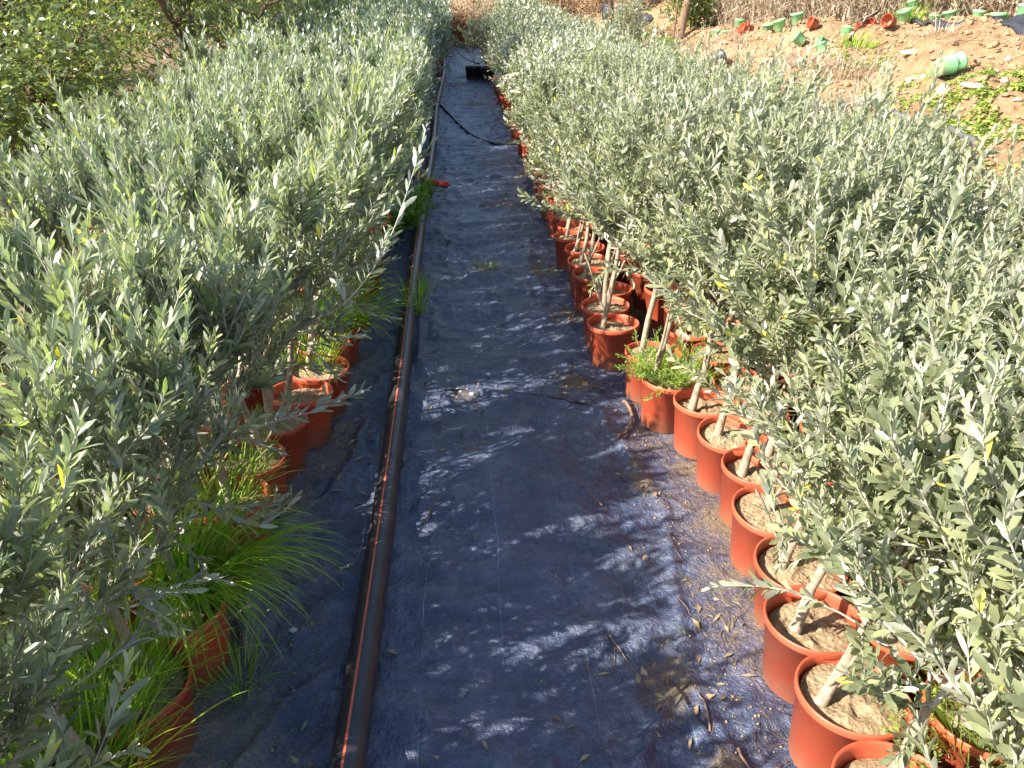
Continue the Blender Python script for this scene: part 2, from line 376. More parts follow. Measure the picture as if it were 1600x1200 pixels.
def make_crown(seed, left, lod=0):
    """one olive crown: (leaf verts, faces, tint), (twig verts, faces). Origin at the top of the bare stem (z = .40 above ground)"""
    r = np.random.RandomState(seed)
    tb = Tubes(); LV = []; z0 = .44
    H = 1.06+.14*r.rand() if left else 1.02+.15*r.rand()
    lead = grow(r, (0, 0, z0), (r.randn()*.1, r.randn()*.1, 1), H-z0-.08, 8, .2, .07)
    tb.tube(lead, np.linspace(.0072, .0026, len(lead)), 5 if lod == 0 else 3)
    shoots = [(lead[4:], .4)]
    nb = 15 if left else 19
    for i in range(nb):
        f = (i+.3*r.rand())/nb
        k = f*(len(lead)-3); a, b_ = int(k), k-int(k)
        p = lead[a]*(1-b_)+lead[a+1]*b_
        az = i*2.4+r.randn()*.4
        out = (1.25-.85*f) if left else (1.5-.95*f)
        L = ((.36-.12*f) if left else (.33-.10*f))*(.8+.4*r.rand())
        d = np.array([math.cos(az)*out, math.sin(az)*out, (.55 if left else .22)+.5*f])
        br = grow(r, p, d, L, 6, .5 if left else .22, .13)
        tb.tube(br, np.linspace(.0046, .0018, len(br)), 4 if lod == 0 else 3)
        shoots.append((br[1:], 1))
        for j in range(4 if left else 5):
            q = br[1+min(j, 4)]
            az2 = r.rand()*6.28; d2 = norm(br[-1]-br[0])+np.array([math.cos(az2), math.sin(az2), .25])*(.8 if left else .95)
            sub = grow(r, q, d2, (.18 if left else .14)*(.6+.8*r.rand()), 4, .6 if left else .3, .12)
            if lod == 0: tb.tube(sub, np.linspace(.0022, .0011, len(sub)), 3)
            shoots.append((sub, 1))
    # a few long water shoots that rise above the rest
    for i in range(5):
        az = r.rand()*6.28; b0 = lead[3+r.randint(4)]
        sh = grow(r, b0, (math.cos(az)*.45, math.sin(az)*.45, 1), .38*(.7+.6*r.rand()), 6, .5, .07)
        if lod == 0: tb.tube(sh, np.linspace(.003, .0012, len(sh)), 4)
        shoots.append((sh, 1))
    # low side twigs that hang over the pot
    for i in range(4 if left else 2):
        az = r.rand()*6.28
        sh = grow(r, (0, 0, z0-.04+.05*r.rand()), (math.cos(az), math.sin(az), .05), .26*(.7+.6*r.rand()), 6, .1 if left else -.05, .12)
        tb.tube(sh, np.linspace(.0028, .0011, len(sh)), 4 if lod == 0 else 3)
        shoots.append((sh[1:], 1))
    gap = (.0175 if left else .0150)
    L0 = .049 if left else .0355
    ratio = .132 if left else .185
    for pts, _ in shoots:
        LV.append(shoot_leaves(r, pts, gap*(1 if lod == 0 else 2.1), L0*(1 if lod == 0 else 1.45), ratio*(1 if lod == 0 else 1.25), 33 if left else 48))
    A = [np.concatenate([l[i] for l in LV]) for i in range(7)]
    if lod == 0: leaf = leaf_cards(*A[:6], segs=3, tint=A[6])
    else: leaf = leaf_flat(*A[:6], tint=A[6])
    return leaf, tb.arrays()

# ------------------------------------------------------------------ the setting
def sstep(t): t = np.clip(t, 0, 1); return t*t*(3-2*t)
def height(x, y):
    x = np.asarray(x, float); y = np.asarray(y, float)
    m = 1.25*sstep((x-2.05)/4.5)*sstep((y+3)/6)
    m = m+.22*sstep((y-15)/6)*sstep((x-2.6)/1.5)
    rough = (fbm(x*1.1, y*1.1, 5)-.5)*.62*sstep((x-2.2)/1.2)*(1-.6*sstep((x-6.4)/1.0))
    gul = -.09*np.exp(-((np.mod(x*.55+y*.75, 2.1)-1.0)/.22)**2)*sstep((x-2.9)/1.0)*(1-sstep((x-6)/1.0))
    fine = ((fbm(x*5, y*5, 4)-.5)*.16-.06*np.clip(fbm(x*9+3, y*9, 3)-.6, 0, 1)/.2)*sstep((x-2.1)/.8)
    flat = (fbm(x*.8+9, y*.8, 4)-.5)*.05*(1-sstep((x-2.1)/.5))
    leftb = .5*sstep((-x-7)/8)
    far = 1.8*sstep((y-34)/60)
    return m+rough+gul+fine+leftb+far+flat-.05
def sheet(name, xs, ys, zf, mat, label=None):
    X, Y = np.meshgrid(xs, ys); Z = zf(X, Y)
    V = np.stack([X, Y, Z], -1).reshape(-1, 3); nx, ny = len(xs), len(ys)
    i = (np.arange(ny-1)[:, None]*nx+np.arange(nx-1)[None]).reshape(-1)
    o = meshobj(name, V, np.stack([i, i+1, i+nx+1, i+nx], 1), mat)
    return tag(o, kind='structure')
xs = np.unique(np.concatenate([-np.geomspace(7, 160, 24), np.arange(-7, 2, .25), np.arange(2, 8.5, .055), 8.5+np.geomspace(.1, 150, 26)]))
ys = np.unique(np.concatenate([-np.geomspace(2, 60, 14), np.arange(-2, 3, .2), np.arange(3, 16, .06), np.arange(16, 26, .14), 26+np.geomspace(.2, 220, 40)]))
sheet('ground', xs, ys, height, M['ground'])

RIDGES = [  # folds of the cover sheet: polyline, height, width
    ([(-.62, 1.55), (-.66, 1.85), (-.60, 2.1), (-.50, 2.22), (-.43, 2.45), (-.40, 2.75)], .026, .022),
    ([(-.60, 1.62), (-.52, 1.78), (-.42, 1.83), (-.36, 1.80)], .018, .018),
    ([(-.55, 1.2), (-.47, 1.38), (-.36, 1.47)], .016, .020),
    ([(.02, 3.0), (.25, 2.95), (.42, 2.88), (.56, 2.75)], .014, .016),
    ([(.60, 1.05), (.55, 1.4), (.60, 1.75), (.66, 2.1), (.60, 2.5), (.52, 2.9)], .009, .020),
    ([(.40, 3.7), (.46, 4.2), (.42, 4.7), (.47, 5.3)], .007, .03),
    ([(-.05, 4.4), (-.10, 4.8), (-.08, 5.3)], .006, .02),
    ([(.28, .9), (.40, 1.22), (.50, 1.36), (.56, 1.1)], .014, .014),
    ([(-.22, 3.3), (-.24, 4.0), (-.20, 4.6)], .012, .016),
    ([(.16, 3.6), (.20, 3.95), (.14, 4.25)], .007, .018),
]
def fab_z(X, Y):
    warp = fbm(X*2+3, Y*2, 3)
    z = .010+.026*(fbm(X*2.3, Y*1.6, 3)-.35)
    r1 = 1-np.abs(2*fbm(X*3.2+warp*1.5, Y*4.5+11, 3)-1); r2 = 1-np.abs(2*fbm(X*7+warp, Y*9, 2)-1)
    z = z+.014*np.clip(r1-.70, 0, 1)/.30+.010*np.clip(r2-.75, 0, 1)/.25
    # cross ripples further down the aisle
    rip = np.sin(Y*17+3*np.sin(X*2.1+Y*.4)+6*fbm(X*.9, Y*.5, 2))
    z = z+.011*np.clip(rip, 0, 1)**2*sstep((Y-3.5)/3)*sstep((.62-X)/.3)*sstep((X+.3)/.2)
    for poly, hgt, wd in RIDGES:
        d = np.full(X.shape, 9.0)
        for (x0, y0), (x1, y1) in zip(poly[:-1], poly[1:]):
            L2 = (x1-x0)**2+(y1-y0)**2; t = np.clip(((X-x0)*(x1-x0)+(Y-y0)*(y1-y0))/L2, 0, 1)
            d = np.minimum(d, np.hypot(X-x0-t*(x1-x0), Y-y0-t*(y1-y0)))
        z = z+1.4*hgt*np.exp(-(d/wd)**2)*(.7+.6*vnoise(X*6, Y*6))
    return np.maximum(z, .004)
fx = np.unique(np.round(np.concatenate([np.arange(-2.35, -.95, .12), np.arange(-.95, .95, .011), np.arange(.95, 2.15, .12)]), 4))
fy = np.unique(np.round(np.concatenate([np.arange(-1.6, .8, .12), np.arange(.8, 4.2, .011), np.arange(4.2, 9, .025), np.arange(9, 17, .05), np.arange(17, 25.5, .12)]), 4))
sheet('path', fx, fy, fab_z, M['fabric'])
def fz(x, y): return float(fab_z(np.array([[x]]), np.array([[y]]))[0, 0])
def gz(x, y): return float(height(x, y))

# ------------------------------------------------------------------ potted olives
POT_H, POT_R = .215, .117
def pot_arrays(seed, R=POT_R, H=POT_H, sides=44, wob=.012, lip=True):
    b_ = R*.83
    prof = [(0.001, .004), (b_*.93, .004), (b_, .010), (R*.965, H-.022)]
    if lip: prof += [(R*1.005, H-.021), (R*1.02, H-.017), (R*1.022, H-.004), (R*1.01, H), (R*.985, H), (R*.955, H-.004), (R*.945, H-.02)]
    else: prof += [(R, H), (R*.97, H)]
    prof += [(b_*.95, .02), (0.001, .015)]
    return lathe(prof, sides, wob, seed)
def soil_arrays(seed, R=POT_R*.945, z=POT_H-.022, amp=.012):
    r = np.random.RandomState(seed); rings = 13; sides = 40; V = [(0, 0, z+.012)]; R = R*(.962-max(0, POT_H-.02-z)*1.1 if R < .12 else 1)
    ox, oy = r.rand(2)*50
    for i in range(1, rings+1):
        rr = R*i/rings
        dm = 1-.75*(i/rings)**4
        for j in range(sides):
            a = 2*math.pi*j/sides; x, y = rr*math.cos(a), rr*math.sin(a)
            nz = float(fbm(x*26+ox, y*26+oy, 4)-.5)*2*amp*dm+float(vnoise(x*95+oy, y*95+ox)-.5)*amp*.7*dm
            V.append((x, y, z+nz+.010*(1-(i/rings)**2)))
    F = [(0, 1+j, 1+(j+1) % sides) for j in range(sides)]
    for i in range(rings-1):
        for j in range(sides):
            a = 1+i*sides; F.append((a+j, a+sides+j, a+sides+(j+1) % sides, a+(j+1) % sides))
    return V, F
def mesh_of(o):            # keep the mesh, drop the builder object
    me = o.data; bpy.data.objects.remove(o); return me
pot_m = [mesh_of(meshobj('pot', *pot_arrays(s, wob=.008+.022*rnd.random()), M['pot'])) for s in range(5)]
soil_m = [mesh_of(meshobj('soil', *soil_arrays(s, z=POT_H-.020-.006*s, amp=.012+.002*s), M['potsoil'])) for s in range(5)]
trunk_az = []
def trunk_mesh(s):
    r = np.random.RandomState(s+50); lx, ly = np.clip(.04*r.randn(2), -.048, .048)
    pts = np.array([[lx*.0-lx, -ly, .185], [-lx*.9, -ly*.95, .20], [-lx*.75, -ly*.8, .24], [-lx*.45+.004*r.randn(), -ly*.5, .31], [-lx*.2, -ly*.2, .38], [0, 0, .455]])
    tb = Tubes(); tb.tube(pts, np.array([.018, .0150, .0130, .0118, .0110, .0085]), 10)
    if r.rand() < .4: tb.tube(grow(r, pts[2]+np.array([.006, .004, 0]), (.3*r.randn(), .3*r.randn(), 1), .22, 5, .1, .06), np.linspace(.0062, .004, 6), 6)
    me = mesh_of(tb.build('trunk', M['stem'])); trunk_az.append(math.atan2(ly, lx)); return me
trunk_m = [trunk_mesh(s) for s in range(6)]
NP = 9
def crown_meshes(left, s0):
    L, T = [], []
    for s in range(NP):
        (lv, lf, lt), (tv, tf) = make_crown(s0+s, left)
        L.append(mesh_of(meshobj('foliage', lv, lf, M['olive_left' if left else 'olive_right'], tint=lt)))
        T.append(mesh_of(meshobj('branches', tv, tf, M['twig'])))
    return L, T
crL = crown_meshes(True, 100); crR = crown_meshes(False, 300)
nleaf = sum(len(m.polygons) for m in crL[0]+crR[0])//6
print('leaves in prototypes', nleaf)

def olive(x, y, left, label, group, i, lean=(0, 0), sc=1.0, dz=0.0):
    root = empty('potted_olive', (x, y, .012), rnd.random()*6.28)
    tag(root, label, 'olive sapling', group)
    tx, ty = rnd.uniform(-.03, .03), rnd.uniform(-.03, .03)
    po = bpy.data.objects.new('pot', pot_m[i % 5]); so_ = bpy.data.objects.new('soil', soil_m[(i*3) % 5]); tr = bpy.data.objects.new('trunk', trunk_m[(i*5+i//7) % 6])
    kk = rnd.randrange(NP)
    me_l, me_t = (crL if left else crR)[0][kk], (crL if left else crR)[1][kk]
    fo = bpy.data.objects.new('foliage', me_l); br = bpy.data.objects.new('branches', me_t)
    for o in (po, so_, tr, fo, br): C.objects.link(o); o.parent = root
    if lean[0] > .15: tr.rotation_euler.z = -root.rotation_euler.z-trunk_az[(i*5+i//7) % 6]
    if dz > 0: tr.scale = (1, 1, 1+dz/.27); tr.location.z = -.19*dz/.27
    po.rotation_euler = (rnd.uniform(-.05, .05), rnd.uniform(-.05, .05), 0)
    so_.rotation_euler = po.rotation_euler
    # crown leans and sways about the top of its stem, in world terms
    rz = root.rotation_euler.z
    lx = lean[0]+rnd.gauss(0, .05); ly = lean[1]+rnd.gauss(0, .05)
    ax = Vector((-ly, lx, 0)); a = ax.length
    Rm = Matrix.Rotation(a, 4, ax.normalized()) if a > 1e-5 else Matrix()
    Rm = Matrix.Rotation(-rz, 4, 'Z') @ Rm @ Matrix.Rotation(rz+rnd.random()*6.28, 4, 'Z')
    z0 = .445
    sxy, sz = sc*rnd.uniform(.92, 1.12), sc*rnd.uniform(.9, 1.1)
    Mx = Matrix.Translation((0, 0, z0+dz)) @ Rm @ Matrix.Diagonal((sxy, sxy, sz, 1)) @ Matrix.Translation((0, 0, -z0))
    fo.matrix_local = Mx; br.matrix_local = Mx
    return root

RIGHT0 = [(.815, 1.145), (.835, 1.37), (.885, 1.585), (.89, 1.82), (.925, 2.04), (.91, 2.265), (.885, 2.485), (.80, 2.70), (.785, 2.93),
          (.685, 3.26), (.69, 3.49), (.74, 3.72), (.70, 3.95), (.71, 4.19), (.735, 4.43), (.69, 4.67), (.735, 4.91)]
for k in range(1, 3): RIGHT0.insert(0, (.80, 1.145-.235*k))
LEFT0 = [(-.76, 1.28), (-.74, 1.53), (-.765, 1.76), (-.735, 1.99), (-.72, 2.21), (-.70, 2.44), (-.64, 2.66), (-.60, 2.88), (-.62, 3.11),
         (-.60, 3.34), (-.62, 3.57), (-.60, 3.80), (-.62, 4.04), (-.59, 4.28), (-.61, 4.52), (-.60, 4.76)]
for k in range(1, 7): LEFT0.insert(0, (-.78, 1.28-.24*k))
Y_IND = 7.3
y = 5.15
while y < Y_IND: RIGHT0.append((.735+rnd.uniform(-.03, .03), y)); y += .235
y = 5.0
while y < Y_IND: LEFT0.append((-.60+rnd.uniform(-.02, .02), y)); y += .235
ORD = ['first', 'second', 'third', 'fourth', 'fifth', 'sixth', 'seventh', 'eighth', 'ninth', 'tenth', 'eleventh', 'twelfth', 'thirteenth', 'fourteenth', 'fifteenth', 'sixteenth', 'seventeenth', 'eighteenth', 'nineteenth', 'twentieth']
GR_R, GR_L = 'potted olives along the right edge of the aisle', 'potted olives along the left edge of the aisle'
GB_R, GB_L = 'potted olives packed inside the right bed', 'potted olives packed inside the left bed'
special_R = {0: 'olive in the nearest red pot of the right edge, at the bottom of the photo',
             8: 'olive in red pot whose rim is overgrown by a bright green feathery weed',
             1: 'second red pot from the bottom right, leaning bare pale stem in sandy soil',
             9: 'olive in red pot standing fully clear with a slim upright stem, beyond the feathery weed'}
special_L = {0: 'olive in the nearest red pot of the left edge, grass arching over its rim',
             2: 'left edge olive whose red pot is hidden by the longest grass clump',
             5: 'left edge olive with its wide red pot rim open to view beside the twig litter'}
ct = 0
roots_L = []; roots_R = []
nR = 0
for k, (x, y) in enumerate(RIGHT0):
    vis = k-2
    if vis in special_R: lab = special_R[vis]
    elif 0 <= vis < 20: lab = 'olive in red pot, %s from the bottom along the right edge of the aisle' % ORD[vis]
    else: lab = 'small far olive in a red pot at the right edge of the aisle'
    if vis < 0: lab = 'olive in red pot at the right edge beside the photographer, below the photo'
    root_ = olive(x, y, False, lab, GR_R, ct, lean=(.26 if y < 4.8 else .17, 0), sc=.95, dz=.12 if 2.0 < y < 3.4 else .05 if 3.4 <= y < 4.6 else (-.07 if y > 4.8 else 0)); ct += 1; nR += 1; roots_R.append(root_)
for k, (x, y) in enumerate(LEFT0):
    vis = k-6
    if vis in special_L: lab = special_L[vis]
    elif 0 <= vis < 20: lab = 'shaded olive in red pot, %s from the bottom along the left aisle edge' % ORD[vis]
    else: lab = 'small far olive in a red pot at the left edge of the aisle'
    if vis < 0: lab = 'olive in red pot at the left edge beside the photographer, below the photo'
    root_ = olive(x, y, True, lab, GR_L, ct, lean=(.10 if y < 2.6 else .30, 0), sc=.88 if y < 2.6 else 1.06); roots_L.append(root_); ct += 1
def inner(xc, ylo, yhi, left):
    global ct
    y = ylo
    while y < yhi:
        a = abs(y-(ylo)) ; x = xc+rnd.uniform(-.03, .03)
        rowname = ''
        lab = ('silvery olive crown crowded inside the left bed, its pot hidden' if left else 'grey green olive crown crowded inside the right bed, its pot hidden')
        if not left and xc < 1.15 and y < 4.2: lab = 'second row olive of the right bed, soil of its red pot glimpsed between the stems'
        if left and xc < -1.9: lab = 'olive crown on the outer side of the left bed, facing the broadleaf trees'
        if not left and xc > 1.75: lab = 'olive on the outer side of the right bed, shoots standing against the earth bank'
        if left and rnd.random() < (.20 if y < 5 else .10): y += .30; continue
        olive(x, y, left, lab, GB_L if left else GB_R, ct, sc=.90 if left else 1.0, dz=.07 if (not left and xc < 1.2 and 1.9 < y < 3.3) else 0, lean=(.2, 0) if (not left and xc < 1.2 and y < 4.2) else (0, 0)); ct += 1
        y += .30 if left else .262
for i, xc in enumerate((1.05, 1.31, 1.57, 1.84)):
    inner(xc, (.55, .7, .9, 1.1)[i], Y_IND, False)
for i, xc in enumerate((-.93, -1.22, -1.52, -1.84)):
    inner(xc, (-.1, .1, .5, .9, 1.3)[i], Y_IND, True)
print('individual olives', ct)

def side_branch(root, pts, label, left=True, L0=.048, seed=0, r0=.0034, subs=5):
    """a long arching shoot of one sapling, given by points in the world"""
    r = np.random.RandomState(seed); P = np.array(pts, float); t = np.linspace(0, len(P)-1, 14)
    P = np.stack([np.interp(t, np.arange(len(P)), P[:, k]) for k in range(3)], 1); P[1:-1] = (P[:-2]+2*P[1:-1]+P[2:])/4
    rz = root.rotation_euler.z; c, s_ = math.cos(-rz), math.sin(-rz)
    P = (P-np.array(root.location))@np.array([[c, s_, 0], [-s_, c, 0], [0, 0, 1]])
    tb = Tubes(); tb.tube(P, np.linspace(r0, r0*.35, 14), 6); A = [shoot_leaves(r, P[4:], .022, L0, .14, 42)]
    for j in range(subs):
        q = P[3+2*j % 10]; d = norm(P[min(13, 4+2*j % 10)]-q)+r.randn(3)*.7+np.array([0, 0, .2]); sb = grow(r, q, d, .12*(.6+.8*r.rand()), 4, .3, .1)
        tb.tube(sb, np.linspace(.0018, .0009, 5), 4); A.append(shoot_leaves(r, sb, .018, L0*.9, .14, 40))
    A = [np.concatenate([a[i] for a in A]) for i in range(7)]
    V, F, T = leaf_cards(*A[:6], segs=3, tint=A[6]); b_ = tb.build('long_branch', M['twig'], root); b_['label'] = label
    o = meshobj('leaves', V, F, M['olive_left' if left else 'olive_right'], b_, tint=T)
side_branch(roots_L[6+7], [(-.62, 2.6, .5), (-.45, 2.35, .66), (-.36, 2.23, .74), (-.25, 2.39, .84), (-.17, 2.63, 1.01), (-.11, 2.83, 1.18)], 'long pale branch rising over the pipe', seed=1, subs=3)
side_branch(roots_L[6+2], [(-.86, 1.72, .5), (-.74, 1.59, .54), (-.63, 1.57, .49), (-.54, 1.57, .42), (-.5, 1.61, .4), (-.48, 1.65, .43)], 'hooked silvery branch arching over the pots', seed=2)
side_branch(roots_L[6+3], [(-.78, 1.9, .5), (-.64, 1.94, .47), (-.55, 2.04, .46), (-.46, 2.13, .43), (-.39, 2.19, .45)], 'low pale branch with light green tip leaves', seed=3)
side_branch(roots_L[6+4], [(-.66, 2.1, .5), (-.57, 1.94, .7), (-.52, 1.99, .8), (-.51, 2.03, .89)], 'upright shoot', seed=4)
side_branch(roots_L[6+1], [(-.8, 1.5, .45), (-.76, 1.3, .6), (-.68, 1.15, .62), (-.58, 1.12, .60)], 'drooping grey branch near the corner', seed=5)
side_branch(roots_R[2], [(.92, 1.12, .6), (.82, 1.06, .7), (.73, 1.11, .68), (.64, 1.16, .66)], 'thin branch reaching out over the aisle', False, .036, seed=6)

# the rest of both beds, beyond the ones one can tell apart: one mass
def far_mass():
    protoL = [make_crown(500+s, True, 1) for s in range(4)]; protoR = [make_crown(600+s, False, 1) for s in range(4)]
    pv, pf = pot_arrays(1, sides=14, wob=0); sv, sf = lathe([(.001, .2), (.108, .195)], 14)
    acc = {k: ([], [], [], 0) for k in ('l', 'r', 't', 'p', 's')}
    store = {k: [[], [], [], 0] for k in 'lrtps'}
    def put(k, V, F, T=None):
        s = store[k]; s[0].append(V); s[1].append(F+s[3]); s[2].append(T); s[3] += len(V)
    r = np.random.RandomState(5)
    for side in (-1, 1):
        cols = (-.60, -.87, -1.15, -1.45, -1.8, -2.1) if side < 0 else (.73, 1.0, 1.28, 1.56, 1.84)
        for ci, xc in enumerate(cols):
            y = Y_IND+.05
            while y < (25.5 if side < 0 else (18.3 if ci < 2 else 23)):
                x = xc+r.uniform(-.04, .04)
                if ci == 0 and y > 16.2 and side < 0: x += .12
                if not (side > 0 and 14.6 < y < 16.2 and ci == 0):
                    P = protoL if side < 0 else protoR
                    (lv, lf, lt), (tv, tf) = P[r.randint(4)]
                    a = r.rand()*6.28; s = r.uniform(.9, 1.12)*(1+.014*max(0, y-10)); c_, s_ = math.cos(a)*s, math.sin(a)*s
                    R_ = np.array([[c_, -s_, 0], [s_, c_, 0], [0, 0, s]])
                    off = np.array([x, y, .012])
                    o2 = off-np.array([-.07 if side > 0 else -.05, 0, .08]) if ci == 0 else off
                    put('l' if side < 0 else 'r', lv@R_.T+o2, lf, lt); put('t', tv@R_.T+o2, tf)
                    if ci < 2:
                        put('p', pv+off, pf); put('s', sv+off, sf)
                        tb = Tubes(); tb.tube([(0, 0, .18), (0.01, 0, .46)], [.011, .008], 5); v, f = tb.arrays(); put('t', v@R_.T+off, f)
                y += .25+.006*(y-7)
    V, F, T, mi, n = [], [], [], [], 0
    mats = {'l': 'olive_left', 'r': 'olive_right', 't': 'twig', 'p': 'pot', 's': 'potsoil'}
    for q, k in enumerate('lrtps'):
        v = np.concatenate(store[k][0]); f = np.concatenate(store[k][1])
        t = np.concatenate(store[k][2]) if store[k][2][0] is not None else np.ones((len(v), 4))*.5
        V.append(v); F.append(f+n); T.append(t); mi.append(np.full(len(f), q)); n += len(v)
    o = meshobj('olive_saplings', np.concatenate(V), np.concatenate(F), None, tint=np.concatenate(T))
    for k in 'lrtps': o.data.materials.append(M[mats[k]])
    o.data.polygons.foreach_set('material_index', np.concatenate(mi).astype(np.int32))
    tag(o, 'mass of distant potted olive saplings lining both sides of the far aisle', 'olive saplings', kind='stuff')
far_mass()

# ------------------------------------------------------------------ aisle things
def path3(pts, n=60):
    """smooth polyline through control points"""
    P = np.array(pts, float); t = np.arange(len(P)); tt = np.linspace(0, len(P)-1, n)
    out = []
    for q in tt:
        i = min(int(q), len(P)-2); f = q-i
        p0, p1, p2, p3 = P[max(i-1, 0)], P[i], P[i+1], P[min(i+2, len(P)-1)]
        out.append(.5*((2*p1)+(-p0+p2)*f+(2*p0-5*p1+4*p2-p3)*f*f+(-p0+3*p1-3*p2+p3)*f**3))
    return np.array(out)
# the main water pipe
root = empty('irrigation_pipe', (-.31, 0, 0)); tag(root, 'thick black water pipe with a thin red stripe lying along the left of the aisle', 'pipe')
PR = .040
def pipe_x(y): return -.312+.010*math.sin(y*.9)+.012*math.sin(y*.33+1)+.003*y*(1 if y < 5 else 0)+(.015 if y >= 5 else 0)
ysn = np.concatenate([np.linspace(-1.4, 9, 120), np.linspace(9.1, 19.5, 60)])
pp = np.array([[pipe_x(y)+.31, y, PR+.022+.004*math.sin(y*1.7)] for y in ysn])
tb = Tubes(); tb.tube(pp, PR, 28); tb.build('tube', M['pipe'], root)
# stripe: a thin strip proud of the tube, a little left of its crown
an = math.radians(97)
sv, sf = [], []
for i, q in enumerate(pp):
    for k, da in enumerate((-.075, 0, .075)):
        aa = an+da; sv.append((q[0]+math.cos(aa)*(PR+.0008), q[1], q[2]+math.sin(aa)*(PR+.0008)))
    if i: a = (i-1)*3; sf += [(a, a+1, a+4, a+3), (a+1, a+2, a+5, a+4)]
meshobj('stripe', sv, sf, M['stripe'], root)
# thin hoses across the aisle
tb = Tubes(); tb.tube(path3([(-.62, 14.6, .12), (-.40, 13.0, .07), (-.15, 11.4, .04), (.12, 9.75, .03), (.37, 9.05, .028), (.68, 8.95, .04), (.95, 9.3, .03), (1.3, 9.6, .03)], 80), .017, 10)
tag(tb.build('hose', M['hose']), 'thin black hose curving across the aisle from the pipe to the right pots', 'hose')
tb = Tubes(); tb.tube(path3([(-.6, 26.5, .6), (-.2, 23.5, .3), (.12, 19, .22), (.33, 16.3, .30), (.42, 15.95, .30)], 60), .016, 8)
tag(tb.build('hose', M['hose']), 'thin black hose sagging to the black pots at the far end of the aisle', 'hose')
tb = Tubes(); tb.tube(path3([(-.1, 3.02, .03), (.12, 2.99, .028), (.34, 2.93, .03), (.52, 2.84, .03)], 30), .006, 6)
tag(tb.build('drip_line', M['hose']), 'short thin black drip line lying across the middle of the aisle', 'hose')
# two black pots with small olives at the end
for i, (x, y, lb) in enumerate([(.30, 15.8, 'left one of two black pots standing at the far end of the aisle'), (.57, 15.65, 'right one of two black pots standing at the far end of the aisle')]):
    root = empty('potted_olive', (x, y, .015)); tag(root, lb, 'olive sapling', 'black pots at the far end')
    V, F = pot_arrays(i+20, .16, .25); meshobj('pot', V, F, M['pot_black'], root)
    V, F = soil_arrays(i+20, .146, .22); meshobj('soil', V, F, M['potsoil'], root)
    for nm, src in (('foliage', crR[0][i]), ('branches', crR[1][i]), ('trunk', trunk_m[i])):
        o = bpy.data.objects.new(nm, src); C.objects.link(o); o.parent = root; o.location = (0, 0, .05); o.scale = (1.1, 1.1, .95)
# valve and its red handle by the pipe
root = empty('irrigation_valve', (-.46, 7.3, .0), .25); tag(root, 'white and red irrigation filter standing beside the black pipe', 'irrigation valve')
def lob(name, prof, mat, parent, sides=24):
    V, F = lathe(prof, sides); return meshobj(name, V, F, mat, parent)
lob('body', [(.001, .0), (.034, .0), (.036, .01), (.036, .06), (.03, .065), (.001, .065)], M['hose'], root)
lob('nut', [(.03, .066), (.050, .068), (.052, .085), (.052, .11), (.047, .118), (.001, .119)], M['red_plastic'], root, 10)
lob('cylinder', [(.036, .119), (.038, .13), (.036, .27), (.030, .285), (.001, .288)], M['white_plastic'], root)
root = empty('pipe_valve', (-.30, 6.52, .05), -.12); tag(root, 'black pipe valve with a bright red lever sticking out over the aisle', 'irrigation valve')
bm = bmesh.new()
V, F = lathe([(.001, -.05), (.058, -.05), (.062, -.03), (.062, .03), (.058, .05), (.001, .05)], 20)
o = meshobj('body', V[:, [0, 2, 1]]+np.array([0, 0, .02]), F, M['hose'], root)
V, F = lathe([(.001, .07), (.022, .07), (.022, .1), (.001, .1)], 14); meshobj('stem', V, F, M['red_plastic'], root)
def rbox(name, sx, sy, sz, mat, parent, bev=.004, loc=(0, 0, 0), rot=(0, 0, 0)):
    bm = bmesh.new(); bmesh.ops.create_cube(bm, size=1)
    for v in bm.verts:
        t = 1-.25*(v.co.x > 0)*0
        v.co = Vector((v.co.x*sx, v.co.y*sy*t, v.co.z*sz))
    bmesh.ops.bevel(bm, geom=bm.edges[:], offset=bev, segments=2, affect='EDGES')
    me = bpy.data.meshes.new(name); bm.to_mesh(me); bm.free(); me.materials.append(mat)
    for q in me.polygons: q.use_smooth = True
    o = bpy.data.objects.new(name, me); C.objects.link(o); o.parent = parent; o.location = loc; o.rotation_euler = rot; return o
bm.free()
rbox('lever', .19, .065, .045, M['red_plastic'], root, .014, (.115, 0, .10), (.3, .1, 0))
o = rbox('cap', .06, .05, .03, M['red_plastic'], root, .008, (-.05, .12, .13), (.2, -.3, .5))

